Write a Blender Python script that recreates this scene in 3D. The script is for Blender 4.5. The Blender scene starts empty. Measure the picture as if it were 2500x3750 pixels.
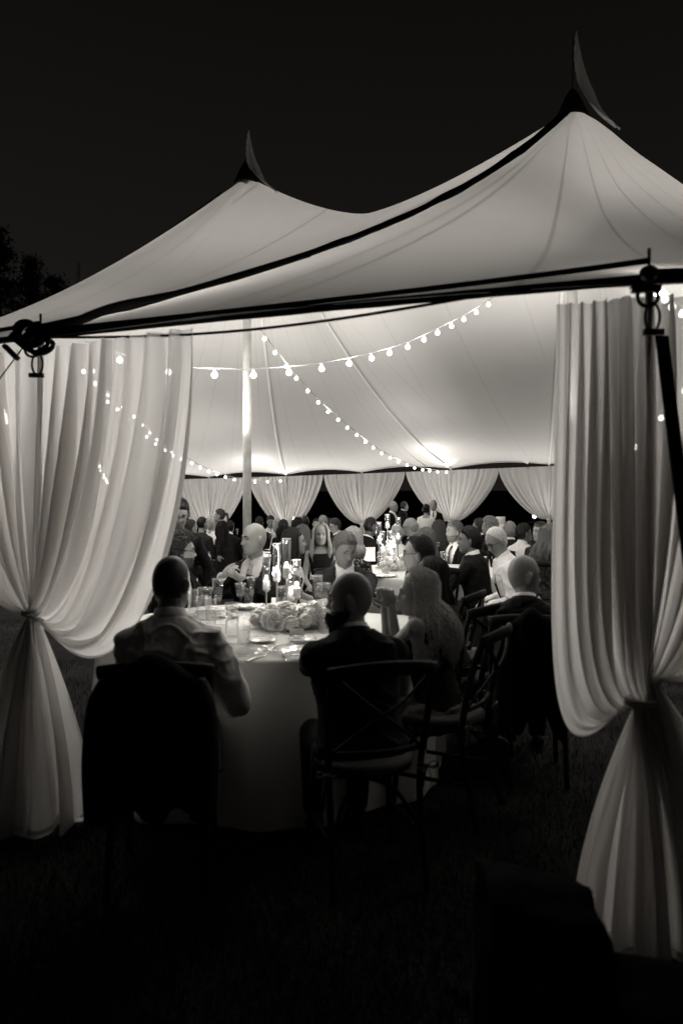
import bpy, bmesh, math, random
import numpy as np
from mathutils import Vector, Matrix, noise
random.seed(7); RNG = np.random.RandomState(7)
SC = bpy.context.scene; COL = SC.collection
pi = math.pi; R = math.radians
F, HC, HY = 2917.0, 1.57, 1790.0
# ---------------------------------------------------------------- helpers
def X(px, D): return (px-1250.0)/F*D
def Z(py, D): return HC-(py-HY)/F*D
def W(px, py, D): return Vector((X(px, D), D, Z(py, D)))
def sst(a, b, v):
    t = min(1, max(0, (v-a)/(b-a))); return t*t*(3-2*t)
def G(x, y):
    return sst(4.5, 18, y)*(-.36+.045*max(-4, min(8, x)))
def tag(o, label=None, cat=None, group=None, kind=None):
    if label: o['label'] = label
    if cat: o['category'] = cat
    if group: o['group'] = group
    if kind: o['kind'] = kind
    return o
def empty(name, loc=(0, 0, 0), rz=0):
    o = bpy.data.objects.new(name, None); COL.objects.link(o); o.location = loc; o.rotation_euler = (0, 0, rz)
    o.empty_display_size = .1
    return o
def link(name, me, mat, parent=None, smooth=True):
    o = bpy.data.objects.new(name, me); COL.objects.link(o)
    if mat: me.materials.append(mat)
    if smooth: me.polygons.foreach_set('use_smooth', [True]*len(me.polygons))
    if parent: o.parent = parent
    return o
def mesh(name, V, Fc, mat, parent=None, smooth=True):
    me = bpy.data.meshes.new(name); me.from_pydata([tuple(v) for v in V], [], [tuple(f) for f in Fc]); me.update()
    return link(name, me, mat, parent, smooth)
class MB:
    def __init__(s): s.V = []; s.F = []
    def add(s, V, Fc):
        n = len(s.V); s.V += [tuple(v) for v in V]; s.F += [tuple(i+n for i in f) for f in Fc]; return s
    def box(s, c, h, M=None):
        V = [Vector((x*h[0], y*h[1], z*h[2])) for x in (-1, 1) for y in (-1, 1) for z in (-1, 1)]
        if M is not None: V = [M @ v for v in V]
        V = [v+Vector(c) for v in V]
        return s.add(V, [(0, 1, 3, 2), (4, 6, 7, 5), (0, 4, 5, 1), (2, 3, 7, 6), (0, 2, 6, 4), (1, 5, 7, 3)])
    def tube(s, P, r, n=8, cap=True, flat=None, closed=False):
        P = [Vector(p) for p in P]; m = len(P)
        rr = r if hasattr(r, '__len__') else [r]*m
        up = None; V = []
        for i, p in enumerate(P):
            t = (P[(i+1) % m]-P[i-1]) if closed else (P[min(i+1, m-1)]-P[max(i-1, 0)])
            if t.length < 1e-9: t = Vector((0, 0, 1))
            t.normalize()
            if up is None:
                up = Vector((0, 0, 1)) if abs(t.z) < .9 else Vector((1, 0, 0))
                if flat is not None: up = Vector(flat)
            a = t.cross(up)
            if a.length < 1e-6: a = t.orthogonal()
            a.normalize(); b = a.cross(t).normalized(); up = b if flat is None else Vector(flat)
            for k in range(n):
                th = 2*pi*k/n; q = rr[i]
                qx, qy = q if hasattr(q, '__len__') else (q, q)
                V.append(p+a*math.cos(th)*qx+b*math.sin(th)*qy)
        Fc = []
        for i in range(m if closed else m-1):
            j = (i+1) % m
            for k in range(n):
                Fc.append((i*n+k, i*n+(k+1) % n, j*n+(k+1) % n, j*n+k))
        if cap and not closed:
            Fc.append(tuple(range(n))[::-1]); Fc.append(tuple((m-1)*n+k for k in range(n)))
        return s.add(V, Fc)
    def lathe(s, prof, c=(0, 0, 0), n=16, M=None):
        V = []; Fc = []
        for r, z in prof:
            for k in range(n):
                th = 2*pi*k/n; v = Vector((r*math.cos(th), r*math.sin(th), z))
                if M is not None: v = M @ v
                V.append(v+Vector(c))
        for i in range(len(prof)-1):
            for k in range(n): Fc.append((i*n+k, i*n+(k+1) % n, (i+1)*n+(k+1) % n, (i+1)*n+k))
        return s.add(V, Fc)
    def ball(s, c, r, nu=12, nv=8, M=None):
        rr = r if hasattr(r, '__len__') else (r, r, r)
        V = []; Fc = []
        for i in range(nv+1):
            ph = pi*i/nv
            for k in range(nu):
                th = 2*pi*k/nu
                v = Vector((rr[0]*math.sin(ph)*math.cos(th), rr[1]*math.sin(ph)*math.sin(th), rr[2]*math.cos(ph)))
                if M is not None: v = M @ v
                V.append(v+Vector(c))
        for i in range(nv):
            for k in range(nu): Fc.append((i*nu+k, (i+1)*nu+k, (i+1)*nu+(k+1) % nu, i*nu+(k+1) % nu))
        return s.add(V, Fc)
    def build(s, name, mat, parent=None, smooth=True): return mesh(name, s.V, s.F, mat, parent, smooth)
def copy_tree(o, parent=None):
    c = o.copy(); COL.objects.link(c)
    if parent is not None: c.parent = parent
    for ch in list(o.children): copy_tree(ch, c)
    return c
def spline(P, n=12):
    P = [Vector(p) for p in P]; out = []
    for i in range(len(P)-1):
        p0 = P[max(i-1, 0)]; p1 = P[i]; p2 = P[i+1]; p3 = P[min(i+2, len(P)-1)]
        for k in range(n):
            t = k/n
            out.append(.5*((2*p1)+(-p0+p2)*t+(2*p0-5*p1+4*p2-p3)*t*t+(-p0+3*p1-3*p2+p3)*t**3))
    out.append(P[-1]); return out
# ---------------------------------------------------------------- materials
WARM = (1.0, .965, .925)
def g3(v, w=.5): return (v*(1), v*(1-.03*w), v*(1-.06*w), 1)
def nodes(name):
    m = bpy.data.materials.new(name); m.use_nodes = True; nt = m.node_tree
    for n in list(nt.nodes): nt.nodes.remove(n)
    out = nt.nodes.new('ShaderNodeOutputMaterial'); return m, nt, out
def pbr(name, v, rough=.7, spec=.3, metal=0, bump=None, var=None, sheen=0, sss=0):
    """v base grey; bump=(scale,dist); var=(scale,lo,hi) multiplies the base"""
    m, nt, out = nodes(name); N = nt.nodes.new; L = nt.links.new
    b = N('ShaderNodeBsdfPrincipled'); L(b.outputs[0], out.inputs[0])
    b.inputs['Base Color'].default_value = g3(v); b.inputs['Roughness'].default_value = rough
    b.inputs['Specular IOR Level'].default_value = spec; b.inputs['Metallic'].default_value = metal
    if sheen: b.inputs['Sheen Weight'].default_value = sheen
    if sss:
        b.inputs['Subsurface Weight'].default_value = sss; b.inputs['Subsurface Radius'].default_value = (.012, .008, .006)
    tc = N('ShaderNodeTexCoord')
    if var:
        nz = N('ShaderNodeTexNoise'); nz.inputs['Scale'].default_value = var[0]; nz.inputs['Detail'].default_value = 5
        L(tc.outputs['Object'], nz.inputs['Vector'])
        mr = N('ShaderNodeMapRange'); mr.inputs['From Min'].default_value = .35; mr.inputs['From Max'].default_value = .65
        mr.inputs['To Min'].default_value = v*var[1]; mr.inputs['To Max'].default_value = v*var[2]
        L(nz.outputs['Fac'], mr.inputs['Value'])
        cc = N('ShaderNodeCombineColor'); L(mr.outputs[0], cc.inputs[0]); L(mr.outputs[0], cc.inputs[1])
        mm = N('ShaderNodeMath'); mm.operation = 'MULTIPLY'; mm.inputs[1].default_value = .96
        L(mr.outputs[0], mm.inputs[0]); L(mm.outputs[0], cc.inputs[2]); L(cc.outputs[0], b.inputs['Base Color'])
    if bump:
        nz = N('ShaderNodeTexNoise'); nz.inputs['Scale'].default_value = bump[0]; nz.inputs['Detail'].default_value = 4
        L(tc.outputs['Object'], nz.inputs['Vector'])
        bp = N('ShaderNodeBump'); bp.inputs['Strength'].default_value = .6; bp.inputs['Distance'].default_value = bump[1]
        L(nz.outputs['Fac'], bp.inputs['Height']); L(bp.outputs[0], b.inputs['Normal'])
    return m
def emis(name, v, s):
    m, nt, out = nodes(name); e = nt.nodes.new('ShaderNodeEmission'); e.inputs[0].default_value = (v, v*.96, v*.9, 1); e.inputs[1].default_value = s
    nt.links.new(e.outputs[0], out.inputs[0]); m.cycles.emission_sampling = 'NONE'; return m
def sheer(name, dif=.35, trl=.4, trn=.25, v=.85, weave=0):
    """thin woven voile: part reflects, part lets light through diffusely, part is open weave"""
    m, nt, out = nodes(name); N = nt.nodes.new; L = nt.links.new
    d = N('ShaderNodeBsdfDiffuse'); d.inputs[0].default_value = g3(v)
    t = N('ShaderNodeBsdfTranslucent'); t.inputs[0].default_value = g3(v)
    a = N('ShaderNodeMixShader'); a.inputs[0].default_value = trl/(dif+trl); L(d.outputs[0], a.inputs[1]); L(t.outputs[0], a.inputs[2])
    if trn > 0:
        p = N('ShaderNodeBsdfTransparent'); b = N('ShaderNodeMixShader'); b.inputs[0].default_value = trn
        if weave:
            tc = N('ShaderNodeTexCoord'); nz = N('ShaderNodeTexNoise'); nz.inputs['Scale'].default_value = weave; nz.inputs['Detail'].default_value = 3
            mp = N('ShaderNodeMapping'); mp.inputs['Scale'].default_value = (1, 1, .06)
            L(tc.outputs['Object'], mp.inputs[0]); L(mp.outputs[0], nz.inputs['Vector'])
            mr = N('ShaderNodeMapRange'); mr.inputs['From Min'].default_value = .3; mr.inputs['From Max'].default_value = .7
            mr.inputs['To Min'].default_value = trn*.7; mr.inputs['To Max'].default_value = trn*1.3
            L(nz.outputs['Fac'], mr.inputs['Value']); L(mr.outputs[0], b.inputs[0])
        L(a.outputs[0], b.inputs[1]); L(p.outputs[0], b.inputs[2]); L(b.outputs[0], out.inputs[0])
    else: L(a.outputs[0], out.inputs[0])
    return m
def thin_glass(name, tint=.96, gloss=.12, rough=.03):
    m, nt, out = nodes(name); N = nt.nodes.new; L = nt.links.new
    p = N('ShaderNodeBsdfTransparent'); p.inputs[0].default_value = (tint, tint, tint, 1)
    g = N('ShaderNodeBsdfGlossy'); g.inputs['Roughness'].default_value = rough; g.inputs[0].default_value = (.9, .9, .9, 1)
    fr = N('ShaderNodeLayerWeight'); fr.inputs[0].default_value = .5; pw = N('ShaderNodeMath'); pw.operation = 'POWER'; pw.inputs[1].default_value = 3.0; L(fr.outputs['Facing'], pw.inputs[0])
    ad = N('ShaderNodeMath'); ad.operation = 'MULTIPLY_ADD'; ad.inputs[1].default_value = .45; ad.inputs[2].default_value = gloss; ad.use_clamp = True
    L(pw.outputs[0], ad.inputs[0]); x = N('ShaderNodeMixShader'); L(ad.outputs[0], x.inputs[0]); L(p.outputs[0], x.inputs[1]); L(g.outputs[0], x.inputs[2])
    L(x.outputs[0], out.inputs[0]); return m
def canvas_mat():
    m, nt, out = nodes('sailcloth'); N = nt.nodes.new; L = nt.links.new
    uv = N('ShaderNodeUVMap'); uv.uv_map = 'UV'; sp = N('ShaderNodeSeparateXYZ'); L(uv.outputs[0], sp.inputs[0])
    def math_(op, a, b=None, c=None):
        n = N('ShaderNodeMath'); n.operation = op
        for i, q in enumerate((a, b, c)):
            if q is None: continue
            if isinstance(q, (int, float)): n.inputs[i].default_value = q
            else: L(q, n.inputs[i])
        return n.outputs[0]
    fr = math_('FRACT', math_('DIVIDE', sp.outputs[0], 1.3765))
    ds = math_('ABSOLUTE', math_('SUBTRACT', fr, .5))            # 0.5 at a seam
    ds = math_('MULTIPLY', math_('SUBTRACT', .5, ds), 1.3765)      # metres at the eave
    wid = math_('MULTIPLY', sp.outputs[1], 1.0)                  # local width factor
    ds = math_('MULTIPLY', ds, wid)
    seam = math_('LESS_THAN', ds, .021)
    nz = N('ShaderNodeTexNoise'); nz.inputs['Scale'].default_value = 1.3; nz.inputs['Detail'].default_value = 3
    tc = N('ShaderNodeTexCoord'); L(tc.outputs['Object'], nz.inputs['Vector'])
    vv = math_('MULTIPLY_ADD', nz.outputs['Fac'], .05, .80)
    cc = N('ShaderNodeCombineColor'); L(vv, cc.inputs[0]); L(math_('MULTIPLY', vv, .985), cc.inputs[1]); L(math_('MULTIPLY', vv, .96), cc.inputs[2])
    d = N('ShaderNodeBsdfDiffuse'); L(cc.outputs[0], d.inputs[0])
    t = N('ShaderNodeBsdfTranslucent'); tf = math_('MULTIPLY_ADD', seam, -.26, 1.0)
    tm = math_('MULTIPLY', vv, tf); c2 = N('ShaderNodeCombineColor'); L(tm, c2.inputs[0]); L(math_('MULTIPLY', tm, .975), c2.inputs[1]); L(math_('MULTIPLY', tm, .945), c2.inputs[2])
    L(c2.outputs[0], t.inputs[0])
    x = N('ShaderNodeMixShader'); x.inputs[0].default_value = .27; L(d.outputs[0], x.inputs[1]); L(t.outputs[0], x.inputs[2])
    L(x.outputs[0], out.inputs[0]); return m
M = {}
M['canvas'] = canvas_mat()
M['voile'] = sheer('voile', .33, .52, .075, .88, weave=26)
M['voile_far'] = sheer('voile_lined', .5, .35, .03, .86, weave=20)
M['tie'] = pbr('tie_cloth', .75, .8, .2)
M['strap'] = pbr('black_webbing', .012, .8, .15, bump=(60, .002))
M['rope'] = pbr('rope', .02, .85, .2, bump=(90, .003))
M['metal'] = pbr('galvanised_steel', .35, .35, .5, metal=1, var=(20, .7, 1.2))
M['black_metal'] = pbr('black_metal', .015, .4, .5)
M['wood_pole'] = pbr('pale_wood', .55, .5, .3, var=(6, .85, 1.1), bump=(30, .001))
M['cap'] = pbr('mast_cap', .01, .8, .1)
M['pennant'] = sheer('pennant_cloth', .6, .4, 0, .62)
M['cloth'] = pbr('table_linen', .72, .85, .15, bump=(140, .0015), var=(3, .94, 1.04))
M['grass'] = pbr('grass_blade', .034, .7, .2, var=(.8, .5, 1.6))
M['lawn'] = pbr('lawn_soil', .014, .95, .05, bump=(40, .03), var=(2.2, .5, 1.6))
M['chair'] = pbr('dark_walnut', .010, .75, .15, var=(9, .6, 1.5), bump=(40, .001))
M['cushion'] = pbr('cushion_cloth', .09, .9, .1, bump=(40, .003))
M['glass'] = thin_glass('clear_glass', .985, .06, .04)
M['water'] = thin_glass('water', .94, .07, .03)
M['wine'] = thin_glass('pale_wine', .86, .06, .03)
M['wax'] = sheer('candle_wax', .6, .4, 0, .9)
M['flame'] = emis('flame', 1, 40)
M['bulb'] = emis('bulb_glow', 1, 14)
M['socket'] = pbr('bulb_socket', .5, .5)
M['cable'] = pbr('pale_cable', .45, .6)
M['china'] = pbr('white_china', .8, .15, .5)
M['steel'] = pbr('cutlery_steel', .6, .18, .5, metal=1)
M['card'] = pbr('card_paper', .82, .8, .1)
M['petal'] = pbr('rose_petal', .75, .7, .15, var=(14, .85, 1.1), sss=.1)
M['leaf'] = pbr('dark_leaf', .05, .5, .3, var=(9, .6, 1.6))
M['bark'] = pbr('bark', .02, .9, .1, bump=(12, .03))
M['needle'] = pbr('pine_needles', .02, .8, .1, var=(2, .5, 1.5))
# ---------------------------------------------------------------- tent frame
EU = Vector((.8952, -.4457, 0)); EV = Vector((.4457, .8952, 0))
def TP(u, v, z=0): return EU*u+EV*v+Vector((0, 0, z))
VN, VM, VF, HW = 2.81, 12.2, 21.6, 9.4
MU = [-7.99, -2.22]; PKZ = 7.26
def eave_z(x, y): return 2.30+(-.23+.032*max(-5, min(8, x)))*sst(5, 22, y)
POLES = []          # (u, v, outward angle) going round the tent
nearu = [-.277-2.753*k for k in range(2, -1, -1)]   # -5.78,-3.03,-.277
POLES_NEAR = [-5.78, -3.03]
POLES_FAR = [-7.29+2.753*k for k in range(0, 3)]
ARC_R = [11.9+14.3*k for k in range(0, 12)]         # degrees from the near side round the right end
ARC = [12.2+13.95*k for k in range(0, 12)]          # degrees from the far side round the left end
def pole_uv():
    out = [(u, VF) for u in reversed(POLES_FAR)]
    out += [(MU[0]-HW*math.sin(R(a)), VM+HW*math.cos(R(a))) for a in ARC]
    out += [(u, VN) for u in POLES_NEAR]
    out += [(MU[-1]+HW*math.sin(R(a)), VM-HW*math.cos(R(a))) for a in ARC_R]
    return out
PUV = pole_uv()
def pole_w(u, v):
    "perimeter coordinate"
    if v > VM and u >= MU[0]: return u
    return None
def arch(frac): return math.sin(pi*frac)
def prof(t, k=.28, u=-99, v=99): return max(0, 1-t)**(1+.5*sst(0, 1, u-MU[-1])*(.3+.7*sst(-9, -.2, v-VM)))*(1-k*t)
def KK(u, v=99):
    k_ = float(np.interp(u, [-11, -8, -5, -3.2, -2.2, -1, 1, 4], [.80, .60, .36, .28, .28, .45, .85, .9]))
    return k_ if u < MU[-1] else .28+(k_-.28)*(.35+.65*sst(-9, -.2, v-VM))
def AR(y): return .035+.075*sst(5, 14, y)
def zr_eff(u, t):
    if u <= MU[0] or u >= MU[-1]: return PKZ
    i = max(k for k in range(len(MU)) if MU[k] <= u); i = min(i, len(MU)-2)
    low = MU[i]+2.4; d, dm = (u-MU[i], 2.4) if u < low else (MU[i+1]-u, 3.37); e = 1.3*t
    n = (math.sqrt(d*d+e*e)-e)/(math.sqrt(dm**2+e*e)-e)
    return PKZ-1.05*(1-(1-n)**1.45)
def frac_between(lst, q):
    for a, b in zip(lst[:-1], lst[1:]):
        if a <= q <= b: return (q-a)/(b-a)
    return 0
def canopy():
    V = []; Fc = []; UV = []
    def patch(fn, na, nb):
        n0 = len(V)
        for i in range(na+1):
            for j in range(nb+1):
                p, uv = fn(i/na, j/nb); V.append(p); UV.append(uv)
        for i in range(na):
            for j in range(nb):
                a = n0+i*(nb+1)+j; Fc.append((a, a+1, a+nb+2, a+nb+1))
    def pt(u, v, t, ar):
        p = TP(u, v); ze = eave_z(p.x, p.y)+AR(p.y)*ar*t**6
        zr = zr_eff(u, t)
        k = KK(u, v)
        p.z = ze+(zr-ze)*prof(t, k, u, v); return p
    tt = lambda j: .022+.978*j
    # left and right end fans
    def fan_left(i, j):
        a = 180*i; t = tt(j)
        arcs = [12.2-14.5]+ARC+[180+2]
        fr = arch(frac_between(arcs, a)); rr = HW*(1-.012*fr*t**6)
        u = MU[0]-rr*t*math.sin(R(a)); v = VM+rr*t*math.cos(R(a))
        w = (a-12.2)/6.975*1.3765+.688
        return pt(u, v, t, fr), (w, max(.4, t))
    patch(fan_left, 288, 44)
    def fan_right(i, j):
        a = 180*i; t = tt(j); fr = arch(frac_between([-2.4]+ARC_R+[183.5], a)); rr = HW*(1-.012*fr*t**6)
        u = MU[-1]+rr*t*math.sin(R(a)); v = VM-rr*t*math.cos(R(a)); return pt(u, v, t, fr), ((a-11.9)/7.15*1.3765+.688, max(.4, t))
    patch(fan_right, 288, 44)
    for side in (-1, 1):
        plist = [-8.5]+POLES_NEAR+[-.277] if side < 0 else [POLES_FAR[0]-2.75]+POLES_FAR+[1.0]
        def edge(w, t):
            fr = arch(frac_between(plist, w)); return VM+side*HW*t*(1-.012*fr*t**6), fr
        for m in MU:
            lo = m-2.885 if m != MU[0] else m; hi = m+2.885 if m != MU[-1] else m
            def f(i, j, m=m, lo=lo, hi=hi):
                w = lo+(hi-lo)*i; t = tt(j); v, fr = edge(w, t); u = m+(w-m)*t
                return pt(u, v, t, fr), (w-MU[1]+(1.498 if side < 0 else 5.758), max(.4, t))
            patch(f, 60, 44)
        for a, b in zip(MU[:-1], MU[1:]):
            mid = (a+b)/2
            def f(i, j, mid=mid):
                s = -1+2*i; t = tt(j)
                u = mid+(1-t)*2.885*s; v = VM+side*HW*t
                p = pt(u, v, t, 0)
                return p, (u-MU[1] if True else 0, 1.0)
            # apex meets the eave at mid: stop just short of it so that rows stay apart
            patch(f, 40, 44)
    # ridge strip between the two sides (t from 0 to .045), away from the mast openings
    for a, b in zip(MU[:-1], MU[1:]):
        def f(i, j, a=a, b=b):
            s = i; u = a+.12+(b-a-.24)*s; v = VM+(j*2-1)*HW*.022; t = abs(j*2-1)*.022
            return pt(u, v, t, 0), (u-MU[1], 1.0)
        patch(f, 48, 4)
    me = bpy.data.meshes.new('canopy'); me.from_pydata([tuple(v) for v in V], [], Fc); me.update()
    ul = me.uv_layers.new(name='UV'); li = np.zeros(len(me.loops), dtype=np.int32); me.loops.foreach_get('vertex_index', li)
    ul.data.foreach_set('uv', np.array(UV, dtype=np.float32)[li].ravel())
    bm = bmesh.new(); bm.from_mesh(me); bmesh.ops.remove_doubles(bm, verts=bm.verts, dist=.0015)
    bmesh.ops.recalc_face_normals(bm, faces=bm.faces); bm.to_mesh(me); bm.free()
    return me
TENT = empty('tent', TP(MU[0], VM))
tag(TENT, 'large glowing white sailcloth tent with pointed peaks standing on the dark lawn', 'tent')
inv = Matrix.Translation(-TENT.location)
cm = canopy(); cm.transform(inv)
link('canopy', cm, M['canvas'], TENT)
def tpart(mb, name, mat, smooth=True):
    o = mb.build(name, mat, TENT, smooth); o.data.transform(inv); return o
def surf(mi, q, side=-1, lift=.02, angle=None, n=40, t0=.05, t1=1):
    "points of the canopy along a straight plan ray from mast mi to the eave"
    out = []
    for k in range(n+1):
        t = t0+(t1-t0)*k/n
        if angle is not None:
            u = MU[0]-HW*t*math.sin(R(angle)); v = VM+HW*t*math.cos(R(angle))
        else:
            u = MU[mi]+(q-MU[mi])*t; v = VM+side*HW*t
        p = TP(u, v); ze = eave_z(p.x, p.y); kk = KK(u, v); p.z = ze+(zr_eff(u, t)-ze)*prof(t, kk, u, v)+lift; out.append(p)
    return out
def strap_on(P, w=.05):
    b = MB(); rr = []
    for i, p in enumerate(P): rr.append((w*(1+.25*noise.noise(p*1.7)), .02+.012*noise.noise(p*2.3+Vector((5, 0, 0)))))
    return b.tube(P, rr, 8)
tpart(strap_on(surf(1, POLES_NEAR[1], lift=.05, n=60), .105), 'webbing_strap', M['strap'])
tpart(strap_on(surf(0, 0, angle=ARC[7], lift=.04), .08), 'webbing_strap', M['strap'])
tpart(strap_on(surf(0, 0, angle=ARC[5], lift=.04), .08), 'webbing_strap', M['strap'])
tpart(strap_on(surf(0, 0, angle=ARC[9], lift=.04), .07), 'webbing_strap', M['strap'])
# edge webbing along the eave
for pu, pv in PUV:
    q_ = TP(pu, pv); pxx = 1250+q_.x/max(.1, q_.y)*F
    if pv > VM and (abs(pxx-1652) < 60 or abs(pxx-1050) < 60 or abs(pxx-2012) < 60):
        P_ = []
        for k in range(41):
            t = .05+.95*k/40; u = MU[0]+(pu-MU[0])*t; v = VM+(pv-VM)*t
            if pxx > 1900: u = MU[1]+(pu-MU[1])*t
            p = TP(u, v); ze = eave_z(p.x, p.y); p.z = ze+(zr_eff(u, t)-ze)*prof(t, KK(u, v), u, v)-.03; P_.append(p)
        b = MB(); b.tube(P_, [(.035, .004)]*41, 6); tpart(b, 'ceiling_tape', M['tie'])
def edge_band():
    b = MB(); b2 = MB()
    nu_ = [(u, VN) for u in POLES_NEAR]+[(MU[-1]+HW*math.sin(R(a)), VM-HW*math.cos(R(a))) for a in ARC_R[:3]]
    for (a, va), (c, vc) in zip(nu_[:-1], nu_[1:]):
        P = []; Q = []
        for k in range(25):
            f = k/24; u = a+(c-a)*f; fr = arch(f); v = (va+(vc-va)*f)+HW*.012*fr
            p = TP(u, v); p.z = eave_z(p.x, p.y)+AR(p.y)*fr
            P.append(p+Vector((0, 0, .012))); Q.append(p+EV*(-.01)+Vector((0, 0, .034+.04*f**3)))
        b.tube(P, [(.008, .018*(1+.2*noise.noise(p*4))) for p in P], 8, flat=(0, 0, 1))
        b2.tube(Q, .011, 6)
    tpart(b, 'edge_webbing', M['strap']); tpart(b2, 'edge_rope', M['rope'])
    b = MB()
    for (u0, v0), (u1, v1) in zip(PUV[:-1], PUV[1:]):
        if v0 < VN+1.2 and u0 > -6: continue
        P = []
        for k in range(13):
            f = k/12; fr = arch(f)
            if (u0 < MU[0] and u1 < MU[0]) or (u0 > MU[-1] and u1 > MU[-1]):
                c0 = MU[0] if u0 < MU[0] else MU[-1]
                a0 = math.atan2(u0-c0, v0-VM); a1 = math.atan2(u1-c0, v1-VM)
                a = a0+(a1-a0)*f; rr = HW*(1-.012*fr); u = c0+rr*math.sin(a); v = VM+rr*math.cos(a)
            else: u = u0+(u1-u0)*f; v = v0+(v1-v0)*f
            p = TP(u, v); p.z = eave_z(p.x, p.y)+AR(p.y)*fr-.01; P.append(p)
        b.tube(P, .016, 6)
    tpart(b, 'edge_piping', M['canvas'])
edge_band()
# masts
for i, m in enumerate(MU):
    p = TP(m, VM); g = G(p.x, p.y)
    b = MB(); b.lathe([(.0, g-.05), (.078, g-.05), (.078, 3.5), (.072, PKZ+.2), (0, PKZ+.2)], (p.x, p.y, 0), 20); tpart(b, 'mast', M['wood_pole'])
    b = MB()
    prf = [(.02, PKZ+.30), (.06, PKZ+.25), (.12, PKZ+.15), (.17, PKZ+.03), (.245, PKZ-.13), (.22, PKZ-.16), (.08, PKZ+.02)]
    b.lathe(prf, (p.x, p.y, 0), 24); tpart(b, 'mast_cap', M['cap'])
    # drooping pennant: a long folded tongue of cloth hung from the spike
    b = MB(); Vv = []; Fv = []
    n = 26; tip = PKZ+(1.12 if i else .80); LL = 1.5 if i else 1.15
    for k in range(n+1):
        f = k/n; cx = .04+.22*f*f+.30*f**4; w = .015+.20*min(1, f*1.7)**.9*(1-max(0, f-.62)/.38*.75); zc = tip-LL*f
        for s in range(7):
            q = s/6; jag = .007*math.sin(k*2.1+1)*(q < .2)
            Vv.append((p.x+cx+w*(q-.55)+jag, p.y-.08-.05*math.sin(2*pi*q+3*f)*(.3+f)-.25*f*f, zc-.10*q*f))
    for k in range(n):
        for s in range(6): Fv.append((k*7+s, k*7+s+1, (k+1)*7+s+1, (k+1)*7+s))
    b.add(Vv, Fv); tpart(b, 'pennant', M['pennant'])
    b = MB(); b.tube([(p.x, p.y, PKZ+.2), (p.x+.01, p.y, tip+.01)], [.010, .005], 6); tpart(b, 'spike', M['cap'])
# side poles, hardware, guys
for (u, v) in PUV:
    p = TP(u, v); g = G(p.x, p.y); ze = eave_z(p.x, p.y)
    near = (v < VN+2.5 and u > -6)
    b = MB(); pr = .015 if near else .026; b.lathe([(0, g-.05), (pr, g-.05), (pr, ze+.03), (0, ze+.03)], (p.x, p.y, 0), 12)
    po = tpart(b, 'side_pole', M['metal'] if near else M['wood_pole'])
    if near:
        b = MB(); b.tube([(p.x, p.y, ze), (p.x, p.y, ze+.12)], .006, 8); b.ball((p.x, p.y, ze+.03), (.035, .035, .03)); tpart(b, 'pole_pin', M['black_metal'])
        # ring, shackle and ratchet on the outside
        o = -EV; b = MB(); c = p+o*.05+Vector((0, 0, ze-.06))
        P = [c+Vector((math.cos(a)*.036, 0, math.sin(a)*.036)) for a in np.linspace(0, 2*pi, 20, endpoint=False)]
        b.tube(P, .007, 6, closed=True)
        P = [c+Vector((.02+math.cos(a)*.026, .01, -.07+math.sin(a)*.05)) for a in np.linspace(0, 2*pi, 18, endpoint=False)]
        b.tube(P, .005, 6, closed=True)
        b.box(c+Vector((.02, 0, -.125)), (.034, .012, .01)); b.box(c+Vector((0, .02, .03)), (.05, .02, .012))
        tpart(b, 'shackle', M['black_metal'])
    out = (p-TP(max(MU[0], min(u, MU[-1])), VM)).normalized()
    st = p+out*1.35
    if near and abs(u+.277) < .01: st = Vector((1.10, 2.13, 0))
    elif near and abs(u+3.03) < .01: st = Vector((-2.75, 2.95, 0))
    st = Vector((st.x, st.y, G(st.x, st.y)))
    top = Vector((p.x, p.y, ze-.02))+(st-p).normalized()*.06
    if near and abs(u+.277) < .01: top = Vector((p.x+.02, p.y-.06, ze-.2))
    wd = .024 if near else .012
    b = MB(); side = (st-top).cross(Vector((0, 0, 1))).normalized()
    nrm = (st-top).cross(side).normalized()
    b.tube([top, st], [(wd, .0025), (wd, .0025)], 6, flat=nrm); tpart(b, 'guy_strap', M['strap'])
    b = MB(); b.tube([st+Vector((0, 0, .12)), st+Vector((0, 0, -.1))], .015, 8); b.ball(st+Vector((0, 0, .12)), .025); tpart(b, 'stake', M['black_metal'])
# ratchet bodies and bunched rope at the two near poles
pl = TP(POLES_NEAR[1], VN); zl = eave_z(pl.x, pl.y)
b = MB()
for k in range(5):
    c = pl+Vector((-.05+.02*k, -.06, zl+.03-.02*k)); P = [c+Vector((math.cos(a)*.05, .012*k*math.sin(a), math.sin(a)*(.042+.01*(k % 2)))) for a in np.linspace(0, 2*pi, 18, endpoint=False)]
    b.tube(P, .012, 6, closed=True)
b.box(pl+Vector((-.07, -.07, zl-.03)), (.05, .03, .016), Matrix.Rotation(.7, 3, 'Y'))
b.box(pl+Vector((-.11, -.08, zl-.08)), (.045, .02, .01), Matrix.Rotation(.8, 3, 'Y'))
tpart(b, 'ratchet_bundle', M['strap'])
# loose flap of black webbing on the canopy beside the left pole
P = [pl+Vector((.06, .0, zl+.03)), TP(POLES_NEAR[1]+.35, VN+.12, zl+.14), TP(POLES_NEAR[1]+.75, VN+.2, zl+.20), TP(POLES_NEAR[1]+1.3, VN+.34, zl+.33)]
b = MB(); b.tube(spline(P, 6), [(.035+.03*math.sin(pi*min(1, k/11)), .01) for k in range(19)], 8); tpart(b, 'webbing_flap', M['strap'])
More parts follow.
